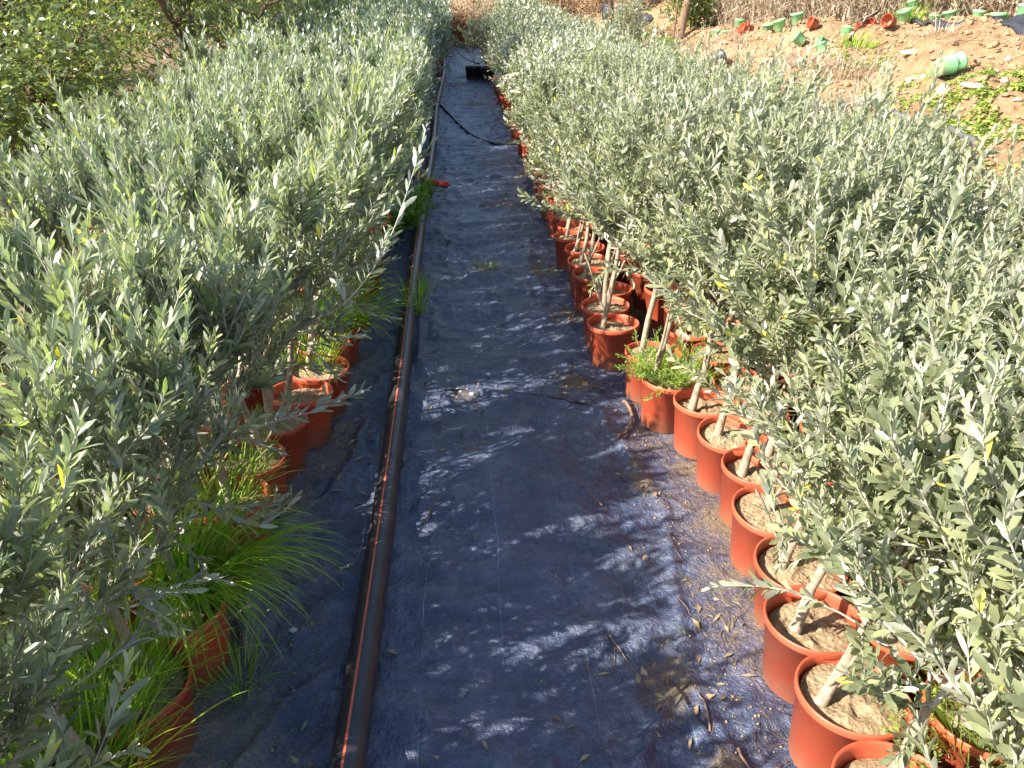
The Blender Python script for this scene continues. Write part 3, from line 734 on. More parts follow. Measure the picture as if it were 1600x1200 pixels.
# ------------------------------------------------------------------ grass and weeds
def grass_clump(name, loc, label, n=90, L=.3, wd=.003, spread=.9, droop=1.0, mat='grass', cat='grass clump', group=None, seed=0, bias=(0, 0), base=.05, up=1.0):
    r = np.random.RandomState(seed); segs = 7; V = []; F = []; T = []; k = 0
    for i in range(n):
        az = r.rand()*6.28; out = spread*(.15+r.rand())
        d = norm(np.array([math.cos(az)*out+bias[0], math.sin(az)*out+bias[1], up])); l = L*(.45+.8*r.rand()); w_ = wd*(.6+.8*r.rand())
        p = np.array([math.cos(az), math.sin(az), 0])*base*math.sqrt(r.rand()); tn = [r.rand()*.9 if r.rand() > .06 else 1, r.rand(), 0, 1]
        dr = droop*(.6+.8*r.rand())
        for s_ in range(segs+1):
            t = s_/segs; W = norm(np.cross(d, (0, 0, 1.0))+np.array([0, 0, .25*math.sin(i)]))*w_*(1-t**1.6)*(1 if s_ else .7)+1e-5
            V += [p-W, p+W]; T += [tn, tn]
            if s_: F.append((k+2*s_-2, k+2*s_-1, k+2*s_+1, k+2*s_))
            p = p+d*l/segs; d = norm(d+np.array([r.randn()*.04, r.randn()*.04, -dr*.30*(t+.25)]))
            if p[2] < -loc[2]+fzs(loc[0]+p[0], loc[1]+p[1])+.006: p[2] = -loc[2]+fzs(loc[0]+p[0], loc[1]+p[1])+.006; d[2] = max(d[2], 0)
        k += 2*(segs+1)
    o = meshobj(name, V, np.array(F), M[mat], tint=T); o.location = loc
    return tag(o, label, cat, group)
def fzs(x, y):
    return .02 if x < 2.1 else gz(x, y)
GG = 'grass clumps growing in the left pots'
grass_clump('grass_clump', (-.73, 1.62, .2), 'long bright green grass clump arching out of a left pot over the aisle', 420, .37, .0036, .75, 1.55, seed=1, bias=(.45, -.15), base=.09, group=GG)
grass_clump('grass_clump', (-.78, 1.27, .2), 'fine green grass filling the nearest red pot at bottom left', 300, .27, .0024, .9, .7, seed=2, base=.1, group=GG)
grass_clump('grass_clump', (-1.0, 1.15, .2), 'yellow green grass behind the nearest left pot in the corner', 260, .24, .0028, .9, .7, mat='lime', seed=3, base=.1, group=GG)
grass_clump('grass_clump', (-.99, 1.42, .2), 'green grass between the stems of the second left row near the corner', 140, .26, .002, .8, .8, seed=4, base=.1, group=GG)
grass_clump('grass_clump', (-.75, 1.98, .2), 'sparse yellow green grass in the left pot above the long clump', 130, .2, .003, .9, .6, mat='lime', seed=5, base=.09, group=GG)
grass_clump('grass_clump', (-.73, 2.2, .2), 'short feathery grass covering the soil of a left pot rim', 120, .11, .0016, 1.1, .4, seed=6, base=.1, group=GG)
grass_clump('grass_clump', (-.62, 3.36, .2), 'large dark green grass clump spilling from left pots towards the pipe', 380, .36, .004, .75, 1.2, seed=7, bias=(.4, -.1), base=.13, group=GG)
grass_clump('grass_clump', (-.64, 3.75, .2), 'grass clump behind the large clump by the pipe, higher up the row', 200, .3, .003, .8, 1.0, seed=8, bias=(.25, 0), base=.12, group=GG)
grass_clump('grass_clump', (-.64, 2.92, .2), 'small green grass tuft in a shaded left pot', 90, .15, .002, .9, .6, seed=9, base=.09, group=GG)
grass_clump('grass_clump', (-.255, 3.92, .02), 'green grass tuft growing on the aisle against the right side of the pipe', 60, .24, .0026, .5, .8, seed=10, base=.05)
grass_clump('grass_clump', (-.24, 4.25, .02), 'small dark grass tuft by the pipe beyond the bigger tuft', 36, .15, .0024, .5, .8, seed=11, base=.04)
grass_clump('grass_clump', (1.07, .98, .2), 'bright yellow green grass clump in the bottom right corner pots', 200, .2, .0022, .9, .5, mat='lime', seed=12, base=.12)
grass_clump('grass_clump', (1.32, 1.2, .2), 'lime grass clump under the olives at the right photo edge', 200, .22, .0024, .9, .5, mat='lime', seed=13, base=.12)
grass_clump('grass_clump', (.92, 2.72, .2), 'thin green grass among the right stems beyond the bright weed', 70, .12, .0018, .9, .6, seed=14, base=.1)
grass_clump('grass_clump', (-.60, 1.45, .02), 'dark grass growing at the foot of the nearest left pots', 70, .16, .002, .9, .9, seed=15, base=.07)

def weed(name, loc, label, n=40, L=.2, mat='feather', leafL=.012, seed=0, up=.8, cat='weed', group=None, ratio=.2, gap=.007):
    r = np.random.RandomState(seed); tb = Tubes(); A = []
    for i in range(n):
        az = r.rand()*6.28; p = np.array([math.cos(az), math.sin(az), 0])*L*.35*math.sqrt(r.rand())
        st = grow(r, p, (math.cos(az)*.8, math.sin(az)*.8, up), L*(.5+.7*r.rand()), 6, .1, .14)
        tb.tube(st, np.linspace(.0014, .0006, 7), 3)
        for j in range(5):
            q = st[1+j]; a2 = r.rand()*6.28
            sb = grow(r, q, norm(st[-1]-st[0])+np.array([math.cos(a2), math.sin(a2), .1])*.9, L*.28, 3, 0, .1)
            A.append(shoot_leaves(r, sb, gap, leafL, ratio, 45))
    A = [np.concatenate([a[i] for a in A]) for i in range(7)]
    V, F, T = leaf_flat(*A[:6], tint=A[6])
    root = empty(name, loc); tag(root, label, cat, group)
    meshobj('leaves', V, F, M[mat], root, tint=T); tb.build('stems', M['twig'], root)
    return root
weed('weed', (.80, 2.70, .2), 'bright green feathery weed spilling over the rim of a red pot', 60, .19, 'lime', .014, 1, .75, ratio=.22)
weed('weed', (-.52, 5.5, .05), 'dark green leafy weed growing over the pipe below the red lever', 120, .30, 'feather', .022, 2, .9, ratio=.26, gap=.010)
weed('weed', (-.36, 6.35, .05), 'small leafy weed in front of the red and white filter', 26, .2, 'feather', .022, 3, .9, ratio=.26, gap=.010)
weed('weed', (-.58, 5.1, .05), 'dark green weed at the foot of the left pots beside the pipe', 50, .2, 'feather', .02, 9, .9, ratio=.26, gap=.010)
weed('weed', (.14, 4.68, .02), 'flat little green weed growing in the middle of the aisle', 16, .10, 'feather', .010, 4, .25)
weed('weed', (.98, 1.0, .17), 'yellow green fern-like sprig hanging over the nearest right pot', 26, .17, 'lime', .013, 5, .5)
weed('weed', (-.95, 1.75, .2), 'light green low weed among the left stems behind the long grass', 30, .12, 'lime', .010, 6, .4)
weed('weed', (-.76, 2.45, .2), 'short green weed carpet in a left pot near the twig litter', 34, .09, 'feather', .009, 7, .4)
weed('weed', (1.08, 1.62, .2), 'pale green weed in a second row pot of the right bed', 26, .10, 'lime', .010, 8, .4)

# ------------------------------------------------------------------ litter
def scatter_leaves(name, n, sampler, label, mat='dryleaf', Lr=(.018, .045), ratio=.17, z=.004, seed=0, zf=None, tilt=.25, kindc='fallen leaves'):
    r = np.random.RandomState(seed); P = []
    while len(P) < n:
        q = sampler(r)
        if q is not None: P.append(q)
    P = np.array(P); X, Y = P[:, 0], P[:, 1]
    Z = (fab_z(X[None], Y[None])[0] if zf is None else zf(X, Y))+z
    a = r.rand(n)*6.28; D = norm(np.stack([np.cos(a), np.sin(a), r.randn(n)*tilt], 1)); N = norm(np.stack([r.randn(n)*tilt, r.randn(n)*tilt, np.ones(n)], 1))
    W = norm(np.cross(D, N)); N = np.cross(W, D); L = r.uniform(*Lr, n); tn = np.ones((n, 4)); tn[:, 0] = r.rand(n); tn[:, 1] = r.rand(n)
    V, F, T = leaf_cards(np.stack([X, Y, Z], 1), D, W, N, L, L*ratio*r.uniform(.6, 1.3, n), segs=2, fold=.35, curl=.25, tint=tn)
    return tag(meshobj(name, V, F, M[mat], tint=T), label, kindc, kind='stuff')
CL = [(.56, 3.85, .13, 3), (.49, 3.08, .10, 3), (.0, 2.95, .10, 2), (.52, 1.4, .10, 2), (-.48, 2.66, .11, 6), (-.45, 2.45, .09, 4), (.0, 4.75, .25, 3), (.3, 6.3, .25, 3), (.25, 7.8, .25, 2), (.2, 12.5, .25, 2), (.66, 2.2, .05, 2), (.67, 1.6, .05, 2), (.30, 5.6, .25, 2), (.55, 4.6, .1, 2)]
def s_aisle(r):
    if r.rand() < .62:
        k = r.choice(len(CL), p=np.array([c[3] for c in CL])/sum(c[3] for c in CL)); c = CL[k]
        x, y = c[0]+r.randn()*c[2], c[1]+r.randn()*c[2]*1.2
    else:
        y = .9+14*r.rand()**1.5; x = r.uniform(-.62, .72)
    return (x, y) if -.72 < x < .78 and y > .7 else None
scatter_leaves('fallen_leaves', 800, s_aisle, 'dry olive leaves scattered over the black aisle fabric', seed=3)
def sticks(name, n, sampler, label, seed, Lr=(.03, .10), rr=(.0006, .0016), mat='drywood'):
    r = np.random.RandomState(seed); tb = Tubes(); k = 0
    while k < n:
        q = sampler(r)
        if q is None: continue
        a = r.rand()*6.28; L = r.uniform(*Lr); m = 6; p = [np.array([q[0], q[1], 0])]; d = np.array([math.cos(a), math.sin(a), 0])
        for i in range(m): d = norm(d+np.array([r.randn()*.25, r.randn()*.25, 0])); p.append(p[-1]+d*L/m)
        p = np.array(p); p[:, 2] = fab_z(p[None, :, 0], p[None, :, 1])[0]+.002+.004*r.rand(); r0 = r.uniform(*rr)
        tb.tube(p, np.linspace(r0, r0*.5, m+1), 4); k += 1
    return tag(tb.build(name, M[mat]), label, 'fallen twigs', kind='stuff')
sticks('fallen_twigs', 220, s_aisle, 'thin dry twigs and stalks lying among the fallen leaves', 5)
def s_edge(r):
    y = 1.0+r.rand()*4; return (.70-.06*(y > 3)+r.randn()*.04, y)
sticks('root_threads', 160, s_edge, 'fine dry root threads caught along the foot of the right pots', 8, (.05, .2), (.0004, .0009))
def crumbs(name, n, sampler, label, mat, size, seed, zf=None, cat='crumbs'):
    r = np.random.RandomState(seed)
    bm = bmesh.new(); bmesh.ops.create_icosphere(bm, subdivisions=1, radius=1); bv = np.array([v.co[:] for v in bm.verts]); bf = np.array([[v.index for v in f.verts] for f in bm.faces]); bm.free()
    V = []; F = []; k = 0; c = 0
    while c < n:
        q = sampler(r)
        if q is None: continue
        s_ = size*(.35+1.3*r.rand()**2.5); v = bv*(1+.35*r.randn(len(bv), 1)*.6)*np.array([1, r.uniform(.6, 1), r.uniform(.45, .9)])*s_
        a = r.rand()*6.28; ca, sa = math.cos(a), math.sin(a); v = v@np.array([[ca, sa, 0], [-sa, ca, 0], [0, 0, 1]])
        z = (float(fab_z(np.array([[q[0]]]), np.array([[q[1]]]))[0, 0]) if zf is None else zf(q[0], q[1]))+s_*.3
        V.append(v+np.array([q[0], q[1], z])); F.append(bf+k); k += len(bv); c += 1
    return tag(meshobj(name, np.concatenate(V), np.concatenate(F), M[mat], smooth=False), label, cat, kind='stuff')
def s_dirt(r):
    c = [(.56, 3.85, .12), (.49, 3.08, .1), (.5, 1.35, .12), (.66, 1.3, .06), (.68, 2.0, .06), (.66, 2.6, .05), (.62, 3.4, .06), (.0, 2.95, .05), (-.5, 1.35, .08), (-.52, 1.9, .09), (-.5, 2.6, .1), (.6, 4.6, .1), (-.45, 1.6, .1)][r.randint(13)]
    return (c[0]+r.randn()*c[2], c[1]+r.randn()*c[2]*1.5)
crumbs('soil_crumbs', 1100, s_dirt, 'crumbs of sandy soil spilt on the fabric beside the pots', 'clod', .0032, 4)
# single pebbles and sticks one can point at
def stone(name, x, y, z, s, label, mat='pebble', seed=0, cat='stone', group=None, rz=0.0, shape=(1, .7, .5)):
    r = np.random.RandomState(seed); bm = bmesh.new(); bmesh.ops.create_icosphere(bm, subdivisions=3, radius=1)
    pl = [(norm(r.randn(3)), r.uniform(.55, .85)) for _ in range(9)]
    for v in bm.verts:
        c = np.array(v.co)
        for n_, d_ in pl:
            e = c@n_-d_
            if e > 0: c = c-n_*e*.9
        c = c*(1+.06*(float(vnoise(c[0]*5+seed, c[1]*5+c[2]*4))-.5)); v.co = Vector(c*np.array(shape)*s)
    me = bpy.data.meshes.new(name); bm.to_mesh(me); bm.free(); me.materials.append(M[mat])
    for q in me.polygons: q.use_smooth = True
    o = bpy.data.objects.new(name, me); C.objects.link(o); o.location = (x, y, z+s*shape[2]*.55); o.rotation_euler = (0, 0, rz)
    return tag(o, label, cat, group)
stone('pebble', -.495, 1.62, fz(-.495, 1.62), .014, 'smooth pale pebble on the left fabric between long grass and pipe', cat='pebble', seed=1)
stone('pebble', .02, 2.96, fz(.02, 2.96), .014, 'white pebble among dirt on the fold in mid aisle', cat='pebble', seed=2)
stone('pebble', -.03, 2.98, fz(-.03, 2.98), .010, 'smaller white pebble left of the other on the aisle fold', cat='pebble', seed=3)
stone('pebble', .53, 3.05, fz(.53, 3.05), .022, 'brown clod lying on the spilt soil beside the right pots', 'clod', cat='clod', seed=4)
def stick(pts, r0, label, mat='drywood', n=24):
    P = path3(pts, n); P[:, 2] += fab_z(P[None, :, 0], P[None, :, 1])[0]+r0
    rr = np.linspace(r0, r0*.55, n)*(1+.12*np.sin(np.arange(n)*1.7)); tb = Tubes(); tb.tube(P, rr, 8)
    return tag(tb.build('twig', M[mat]), label, 'twig')
stick([(.665, 2.86, .01), (.675, 2.74, .012), (.64, 2.64, .006), (.575, 2.54, .0)], .0085, 'thick curved reddish brown stick lying beside the right pots')
stick([(-.16, 2.06, 0), (-.13, 2.14, .01), (-.10, 2.2, .02)], .0032, 'short dry twig lying on the left half of the aisle')
stick([(.44, 2.1, .02), (.40, 2.3, .0), (.37, 2.5, .0), (.42, 2.75, .0)], .0016, 'long thin curved twig right of mid aisle')
stick([(.37, 1.55, 0), (.40, 1.47, .004), (.43, 1.38, 0)], .0022, 'pale thin twig on the fabric crease at lower right')
stick([(.55, 1.22, 0), (.56, 1.28, .004), (.555, 1.34, 0)], .0035, 'small dark twig beside the lower right dirt patch')
stick([(.60, 1.17, 0), (.62, 1.05, .004), (.64, .98, 0)], .004, 'crooked dark twig at the bottom of the aisle by the nearest right pot')
stick([(.52, 3.72, .01), (.60, 3.86, .02), (.55, 4.02, 0)], .003, 'twig lying on the litter beside the clear standing red pot')
def one_leaf(x, y, rz, L, label, mat='olive_left', tv=.3):
    D = np.array([[math.cos(rz), math.sin(rz), .08]]); D = norm(D); N = norm(np.array([[.1, -.1, 1.0]])); W = norm(np.cross(D, N)); N = np.cross(W, D)
    tn = np.array([[tv, .3, 0, 1.0]])
    V, F, T = leaf_cards(np.array([[x, y, fz(x, y)+.006]]), D, W, N, np.array([L]), np.array([L*.17]), tint=tn)
    return tag(meshobj('fallen_leaf', V, F, M[mat], tint=T), label, 'leaf')
one_leaf(-.575, 1.73, .7, .055, 'large green olive leaf lying on the left fabric near the pebble')
one_leaf(.57, 1.52, 1.9, .035, 'single grey green leaf lying on the right side of the aisle')
one_leaf(.52, 1.83, 1.0, .030, 'curled brown leaf on the aisle in front of the right pots', 'dryleaf', .5)
one_leaf(-.42, 1.3, 1.3, .030, 'narrow green leaf beside the pipe near the bottom of the photo')

# ------------------------------------------------------------------ the earth bank at the right
def lying_pot(x, y, ax, tilt, label, R, H, mat, group, seed, name='empty_pot', nested=False, sink=.0):
    """empty pot; axis azimuth ax, tilted by tilt from upright"""
    root = empty(name, (x, y, gz(x, y)-sink)); tag(root, label, 'pot', group)
    V, F = pot_arrays(seed, R, H, 32, .012)
    Rm = Matrix.Rotation(ax, 4, 'Z') @ Matrix.Rotation(tilt, 4, 'Y')
    o = meshobj('body', V, F, M[mat], root)
    lift = R*math.sin(abs(tilt))*.98
    LM = Matrix.Translation((0, 0, lift)) @ Rm; o.matrix_local = LM
    # rolled band under the rim
    V, F = lathe([(R*1.02, H-.03), (R*1.055, H-.028), (R*1.055, H-.002), (R*1.0, H+.001)], 32); b_ = meshobj('rim', V, F, M[mat], root); b_.matrix_local = LM
    if nested:
        V, F = pot_arrays(seed+1, R, H, 32, .012); n_ = meshobj('inner_pot', V, F, M[mat], root)
        LN = LM @ Matrix.Translation((0, 0, H*.62)); n_.matrix_local = LN
        V, F = lathe([(R*1.02, H-.03), (R*1.055, H-.028), (R*1.055, H-.002), (R*1.0, H+.001)], 32); n2 = meshobj('inner_rim', V, F, M[mat], root); n2.matrix_local = LN
    return root
GP = 'empty pots lined up along the crest of the earth bank'
lying_pot(4.72, 7.93, .35, 1.38, 'two green pots nested together lying on their side on the earth bank', .095, .19, 'pot_green', None, 31, nested=True)
PL = [ # x, y, azimuth, tilt, colour, label
 (6.36, 9.20, 0, .05, 'pot_green', 'green pot standing at the right photo edge behind the black sheet', .105, .20),
 (6.20, 9.42, 0, .0, 'pot_green', 'green pot half hidden, left neighbour of the rightmost crest pot', .10, .18),
 (6.62, 10.0, 0, .0, 'pot_green', 'pale green pot just behind the middle of the black sheet', .085, .12),
 (6.48, 10.25, 0, .1, 'pot_green', 'small pale green pot directly left of its twin behind the black sheet', .085, .12),
 (6.45, 10.75, 2.6, .2, 'pot_green', 'large green pot leaning slightly at the left end of the black sheet', .11, .17),
 (6.42, 11.10, 0, .05, 'pot_green', 'low green pot behind the grassy end of the black sheet', .09, .13),
 (6.32, 11.45, 2.2, .35, 'pot_green', 'green pot tilted against the reeds above the grass tuft', .10, .17),
 (5.93, 10.95, 3.3, .25, 'pot_green', 'green pot leaning next to the terracotta pot lying on its side', .10, .18),
 (5.68, 10.78, 3.6, 1.35, 'pot', 'terracotta pot lying on its side with its mouth to the left', .09, .15),
 (5.75, 11.35, 3.4, 1.1, 'pot', 'terracotta pot tipped over behind the black pole', .10, .17),
 (5.55, 11.20, 3.0, 1.2, 'pot', 'dark mouthed terracotta pot lying under the black pole', .10, .16),
 (5.65, 12.0, .4, .3, 'pot_green', 'green pot leaning behind the black pole', .10, .18),
 (5.30, 11.75, 2.9, 1.2, 'pot_green', 'green pot lying beneath the lower end of the black pole', .10, .18),
 (5.42, 12.5, 3.2, 1.3, 'pot', 'squashed orange pot lying between green pots on the crest', .09, .15),
 (5.14, 12.2, 2.7, 1.0, 'pot_green', 'light green pot tipped downhill left of the squashed orange pot', .10, .19),
 (5.38, 13.15, 2.9, .15, 'pot_green', 'tall green pot standing upright with another tucked behind it', .11, .2),
 (5.20, 13.35, 3.0, .25, 'pot_green', 'green pot leaning on the tall upright green pot', .11, .2),
 (5.28, 14.1, 3.0, .1, 'pot_green', 'darker green pot standing right of the orange one at the far crest', .11, .19),
 (5.10, 14.35, 3.0, 1.2, 'pot', 'orange pot lying at the far left of the crest row', .10, .17),
 (4.95, 14.2, 3.3, 1.0, 'pot', 'orange red pot tipped towards the camera at the far crest', .10, .17),
 (5.05, 14.95, 0, .1, 'pot_green', 'pale green pot left of the orange pots on the far crest', .10, .16),
 (4.98, 15.4, 0, .0, 'pot_green', 'second pale green pot from the left end of the crest row', .10, .16),
 (4.92, 15.85, 0, .1, 'pot_green', 'leftmost pale green pot of the crest row', .10, .16)]
for i, (x, y, ax, tl, mt, lb, R, H) in enumerate(PL): lying_pot(x, y, ax, tl, lb, R*.88, H*.88, mt, GP, 40+i, sink=.01)
lying_pot(4.65, 10.4, 2.2, .5, 'single teal green pot half way down the bank beside the long black hose', .07, .13, 'pot_green', None, 70)
lying_pot(3.85, 11.9, 2.2, .9, 'dark green pot lying in the shade at the foot of the bank', .10, .17, 'pot_green', None, 72)
lying_pot(3.95, 12.9, .4, 1.3, 'black pot lying in the shade at the foot of the bank', .14, .24, 'pot_black', None, 73)
# hoses, pole, plastic sheet
def on_ground(pts, lift=.02, n=50):
    P = path3([(x, y, 0) for x, y in pts], n); P[:, 2] = height(P[:, 0], P[:, 1])+lift
    k = np.ones(7)/7; z = np.convolve(np.pad(P[:, 2], 3, mode='edge'), k, 'valid'); P[:, 2] = np.maximum(z, P[:, 2]-.01); return P
tb = Tubes(); tb.tube(on_ground([(4.05, 8.5), (3.98, 7.9), (3.93, 7.35), (4.05, 7.0), (4.16, 6.75), (4.2, 6.2)], .045), .027, 8)
tag(tb.build('hose', M['greypipe']), 'weathered grey hose lying down the earth bank behind the olive shoots', 'hose')
tb = Tubes(); tb.tube(on_ground([(4.65, 10.3), (4.4, 10.6), (4.15, 11.0), (3.9, 11.5), (3.6, 12.2)]), .018, 8)
tag(tb.build('hose', M['hose']), 'dark hose running down from the teal green pot', 'hose')
tb = Tubes(); tb.tube([(5.1, 10.7, .98), (5.6, 11.35, 1.19), (6.5, 12.5, 1.42), (7.0, 13.1, 1.52)], .022, 8)
tag(tb.build('pole', M['hose']), 'black pole leaning over the crest pots into the reeds', 'pole')
tb = Tubes(); tb.tube([(5.0, 9.8, gz(5.0, 9.8)+.02), (5.3, 10.1, gz(5.3, 10.1)+.03), (5.6, 10.45, gz(5.6, 10.45)+.05)], .009, 6)
tag(tb.build('twig', M['stem']), 'pale straight cane lying below the terracotta pot on the bank', 'cane')
sx_ = np.linspace(0, 1, 44); sy_ = np.linspace(0, 1, 14); U, V_ = np.meshgrid(sx_, sy_)
px = 6.0+.02*U+V_*(.05+.42*U)-.12*U; py = 10.95-2.9*U+V_*.16
pz = height(px, py)+.035+.02*vnoise(U*14, V_*4)-.06*(V_ < .05)*1.0*U
i_ = (np.arange(13)[:, None]*44+np.arange(43)[None]).reshape(-1)
o = meshobj('plastic_sheet', np.stack([px, py, pz], -1).reshape(-1, 3), np.stack([i_, i_+1, i_+45, i_+44], 1), M['film'])
md = o.modifiers.new('solid', 'SOLIDIFY'); md.thickness = .006
tag(o, 'black plastic sheet draped over the right end of the earth crest', 'plastic sheet')
# rocks of the bank
RK = [(4.53, 7.42, .11, 'rock', 'large pale rock below the nested green pots', (1, .8, .7)), (4.68, 7.22, .10, 'rock', 'broad flat rock right of the large pale rock', (1.2, .6, .35)),
      (4.70, 8.25, .085, 'rock', 'long flat pale stone in the middle of the bank', (1.4, .5, .4)), (4.42, 8.42, .085, 'rock', 'flat pale stone left of the long flat one', (1.4, .6, .4)),
      (4.25, 8.35, .07, 'rock', 'pale rounded stone near the top of the grey hose', (1.2, .7, .5)), (5.38, 8.8, .055, 'drywood', 'dark purple brown stone high on the bank', (1.2, .6, .5)),
      (5.1, 9.1, .09, 'rock', 'long pale slab stone half buried on the upper bank', (1.6, .5, .35)), (4.44, 11.5, .10, 'pebble', 'grey rounded stone on the bank between the far olives', (1, .8, .8)),
      (4.9, 7.6, .06, 'rock', 'white stone at the upper edge of the green weeds', (1.2, .6, .5)), (5.15, 7.5, .06, 'rock', 'pale stone above the green weeds by the tall shoot', (1.4, .6, .5)),
      (4.35, 7.9, .05, 'rock', 'small pale stone below the flat stones', (1, .8, .5)), (4.22, 7.2, .05, 'rock', 'small pale stone right of the grey hose', (1, .8, .6)), (5.3, 7.9, .05, 'rock', 'small stone near the right photo edge of the bank', (1, .7, .5)), (4.15, 10.4, .08, 'pebble', 'grey stone in the shade of the bank foot', (1, .8, .6))]
for i, (x, y, s_, mt, lb, sh) in enumerate(RK): stone('rock', x, y, gz(x, y)-.01, s_, lb, mt, 20+i, 'rock', 'rocks lying on the earth bank', rnd.random()*3, sh)
def s_bank(r):
    y = r.uniform(4, 16); x = r.uniform(2.4, 6.6); return (x, y)
crumbs('earth_clods', 6000, s_bank, 'clods and gravel strewn over the sandy earth bank', 'clod', .026, 14, zf=gz, cat='clods')
crumbs('gravel', 900, s_bank, 'pale small stones strewn over the sandy earth bank', 'rock', .028, 15, zf=gz, cat='gravel')
# low green weeds on the bank
def s_lime(r):
    c = [(4.9, 6.9, .35, 8), (4.6, 6.3, .4, 8), (5.2, 7.3, .35, 5), (4.2, 6.4, .3, 4), (3.9, 7.2, .2, 2), (4.4, 8.9, .15, 1), (5.0, 10.0, .25, 2), (3.5, 6.6, .25, 2), (3.0, 4.6, .4, 4), (3.4, 5.4, .4, 3), (4.6, 8.2, .1, .5), (4.2, 18.5, .5, 2), (4.8, 16.5, .5, 1)]
    k = r.choice(len(c), p=np.array([q[3] for q in c])/sum(q[3] for q in c)); q = c[k]
    x, y = q[0]+r.randn()*q[2], q[1]+r.randn()*q[2]
    return (x, y) if vnoise(np.array(x*7), np.array(y*7)) > .42 and x > 2.4 else None
scatter_leaves('ground_weeds', 15000, s_lime, 'low lime green weeds spreading over the right side of the earth bank', 'bankweed', (.018, .05), .36, .022, 21, height, .45, 'weeds')
def s_dryb(r):
    y = r.uniform(3, 17); x = r.uniform(2.3, 6.5); return (x, y) if vnoise(np.array(x*3+4), np.array(y*3)) > .5 else None
scatter_leaves('dry_litter', 5000, s_dryb, 'dry leaves and straw lying on the earth bank', 'dryleaf', (.03, .12), .14, .01, 22, height, .4, 'litter')
grass_clump('grass_clump', (6.02, 11.0, gz(6.02, 11.0)), 'green grass tuft at the left end of the black plastic sheet', 90, .3, .006, 1.0, .9, seed=30, base=.14)
grass_clump('grass_clump', (5.1, 10.5, gz(5.1, 10.5)), 'green grass patch below the leaning black pole', 120, .2, .005, 1.2, .6, seed=31, base=.25)
grass_clump('grass_clump', (4.55, 9.6, gz(4.55, 9.6)), 'pinkish dry grass tuft half way up the bank', 150, .38, .003, 1.2, .9, mat='reed', seed=32, base=.25)
grass_clump('grass_clump', (4.35, 10.3, gz(4.35, 10.3)), 'dry grass tuft beside the teal green pot', 140, .3, .003, 1.3, .9, mat='reed', seed=33, base=.25)
grass_clump('grass_clump', (4.0, 13.0, gz(4.0, 13.0)), 'dry grass tuft at the shaded foot of the bank', 140, .45, .004, 1.2, .9, mat='reed', seed=34, base=.3)
grass_clump('grass_clump', (4.6, 15.3, gz(4.6, 15.3)), 'dry brush tuft near the thin tree trunk', 160, .6, .005, 1.2, .8, mat='reed', seed=35, base=.4)

# reeds behind the pots: too many stems to count
def reeds(name, label, line, n, H, seed, mat='reed', depth=1.6, thick=.006, lean=.25):
    r = np.random.RandomState(seed); V = []; F = []; T = []; k = 0
    line = np.array(line, float)
    for i in range(n):
        t = r.rand()*(len(line)-1); a = int(t); b_ = line[a]+(line[a+1]-line[a])*(t-a)
        dn = norm(np.array([line[a+1][1]-line[a][1], -(line[a+1][0]-line[a][0])])); q = b_-dn*depth*r.rand()**1.3*np.sign(1)
        z = gz(q[0], q[1]); h = H*(.4+.8*r.rand()); d = norm(np.array([r.randn()*lean, r.randn()*lean, 1])); tv = [r.rand(), r.rand(), 0, 1]
        p = np.array([q[0], q[1], z-.03]); a2 = r.rand()*3.14; W0 = np.array([math.cos(a2), math.sin(a2), 0]); th = thick*(.4+r.rand())
        m = 4
        for s_ in range(m+1):
            W = W0*th*(1-.7*s_/m); V += [p-W, p+W]; T += [tv, tv]
            if s_: F.append((k+2*s_-2, k+2*s_-1, k+2*s_+1, k+2*s_))
            p = p+d*h/m; d = norm(d+r.randn(3)*.10)
        k += 2*(m+1)
        for j in range(3):         # drooping dry blades
            pb = V[k-2-2*r.randint(1, m+1)]; d = norm(np.array([r.randn(), r.randn(), .5])); p = np.array(pb); l = h*.35; tv = [r.rand(), r.rand(), 0, 1]
            for s_ in range(4):
                W = norm(np.cross(d, (0, 0, 1.0)))*th*1.6*(1-s_/3.3); V += [p-W, p+W]; T += [tv, tv]
                if s_: F.append((k+2*s_-2, k+2*s_-1, k+2*s_+1, k+2*s_))
                p = p+d*l/3; d = norm(d+np.array([0, 0, -.45]))
            k += 8
    return tag(meshobj(name, V, np.array(F), M[mat], tint=T), label, 'reeds', kind='stuff')
reeds('reeds', 'dense dry pinkish reeds standing behind the row of pots', [(8.6, 7.0), (6.7, 9.9), (6.2, 11.6), (5.75, 13.2), (5.4, 14.8), (5.2, 16.4), (5.4, 19.5)], 4200, 1.3, 50, depth=-2.2, thick=.009, lean=.4)
reeds('red_stems', 'red leafless stems growing behind the black plastic sheet', [(7.3, 9.8), (6.75, 10.5)], 260, .5, 51, mat='rustbush', depth=-.4, thick=.006, lean=.4)

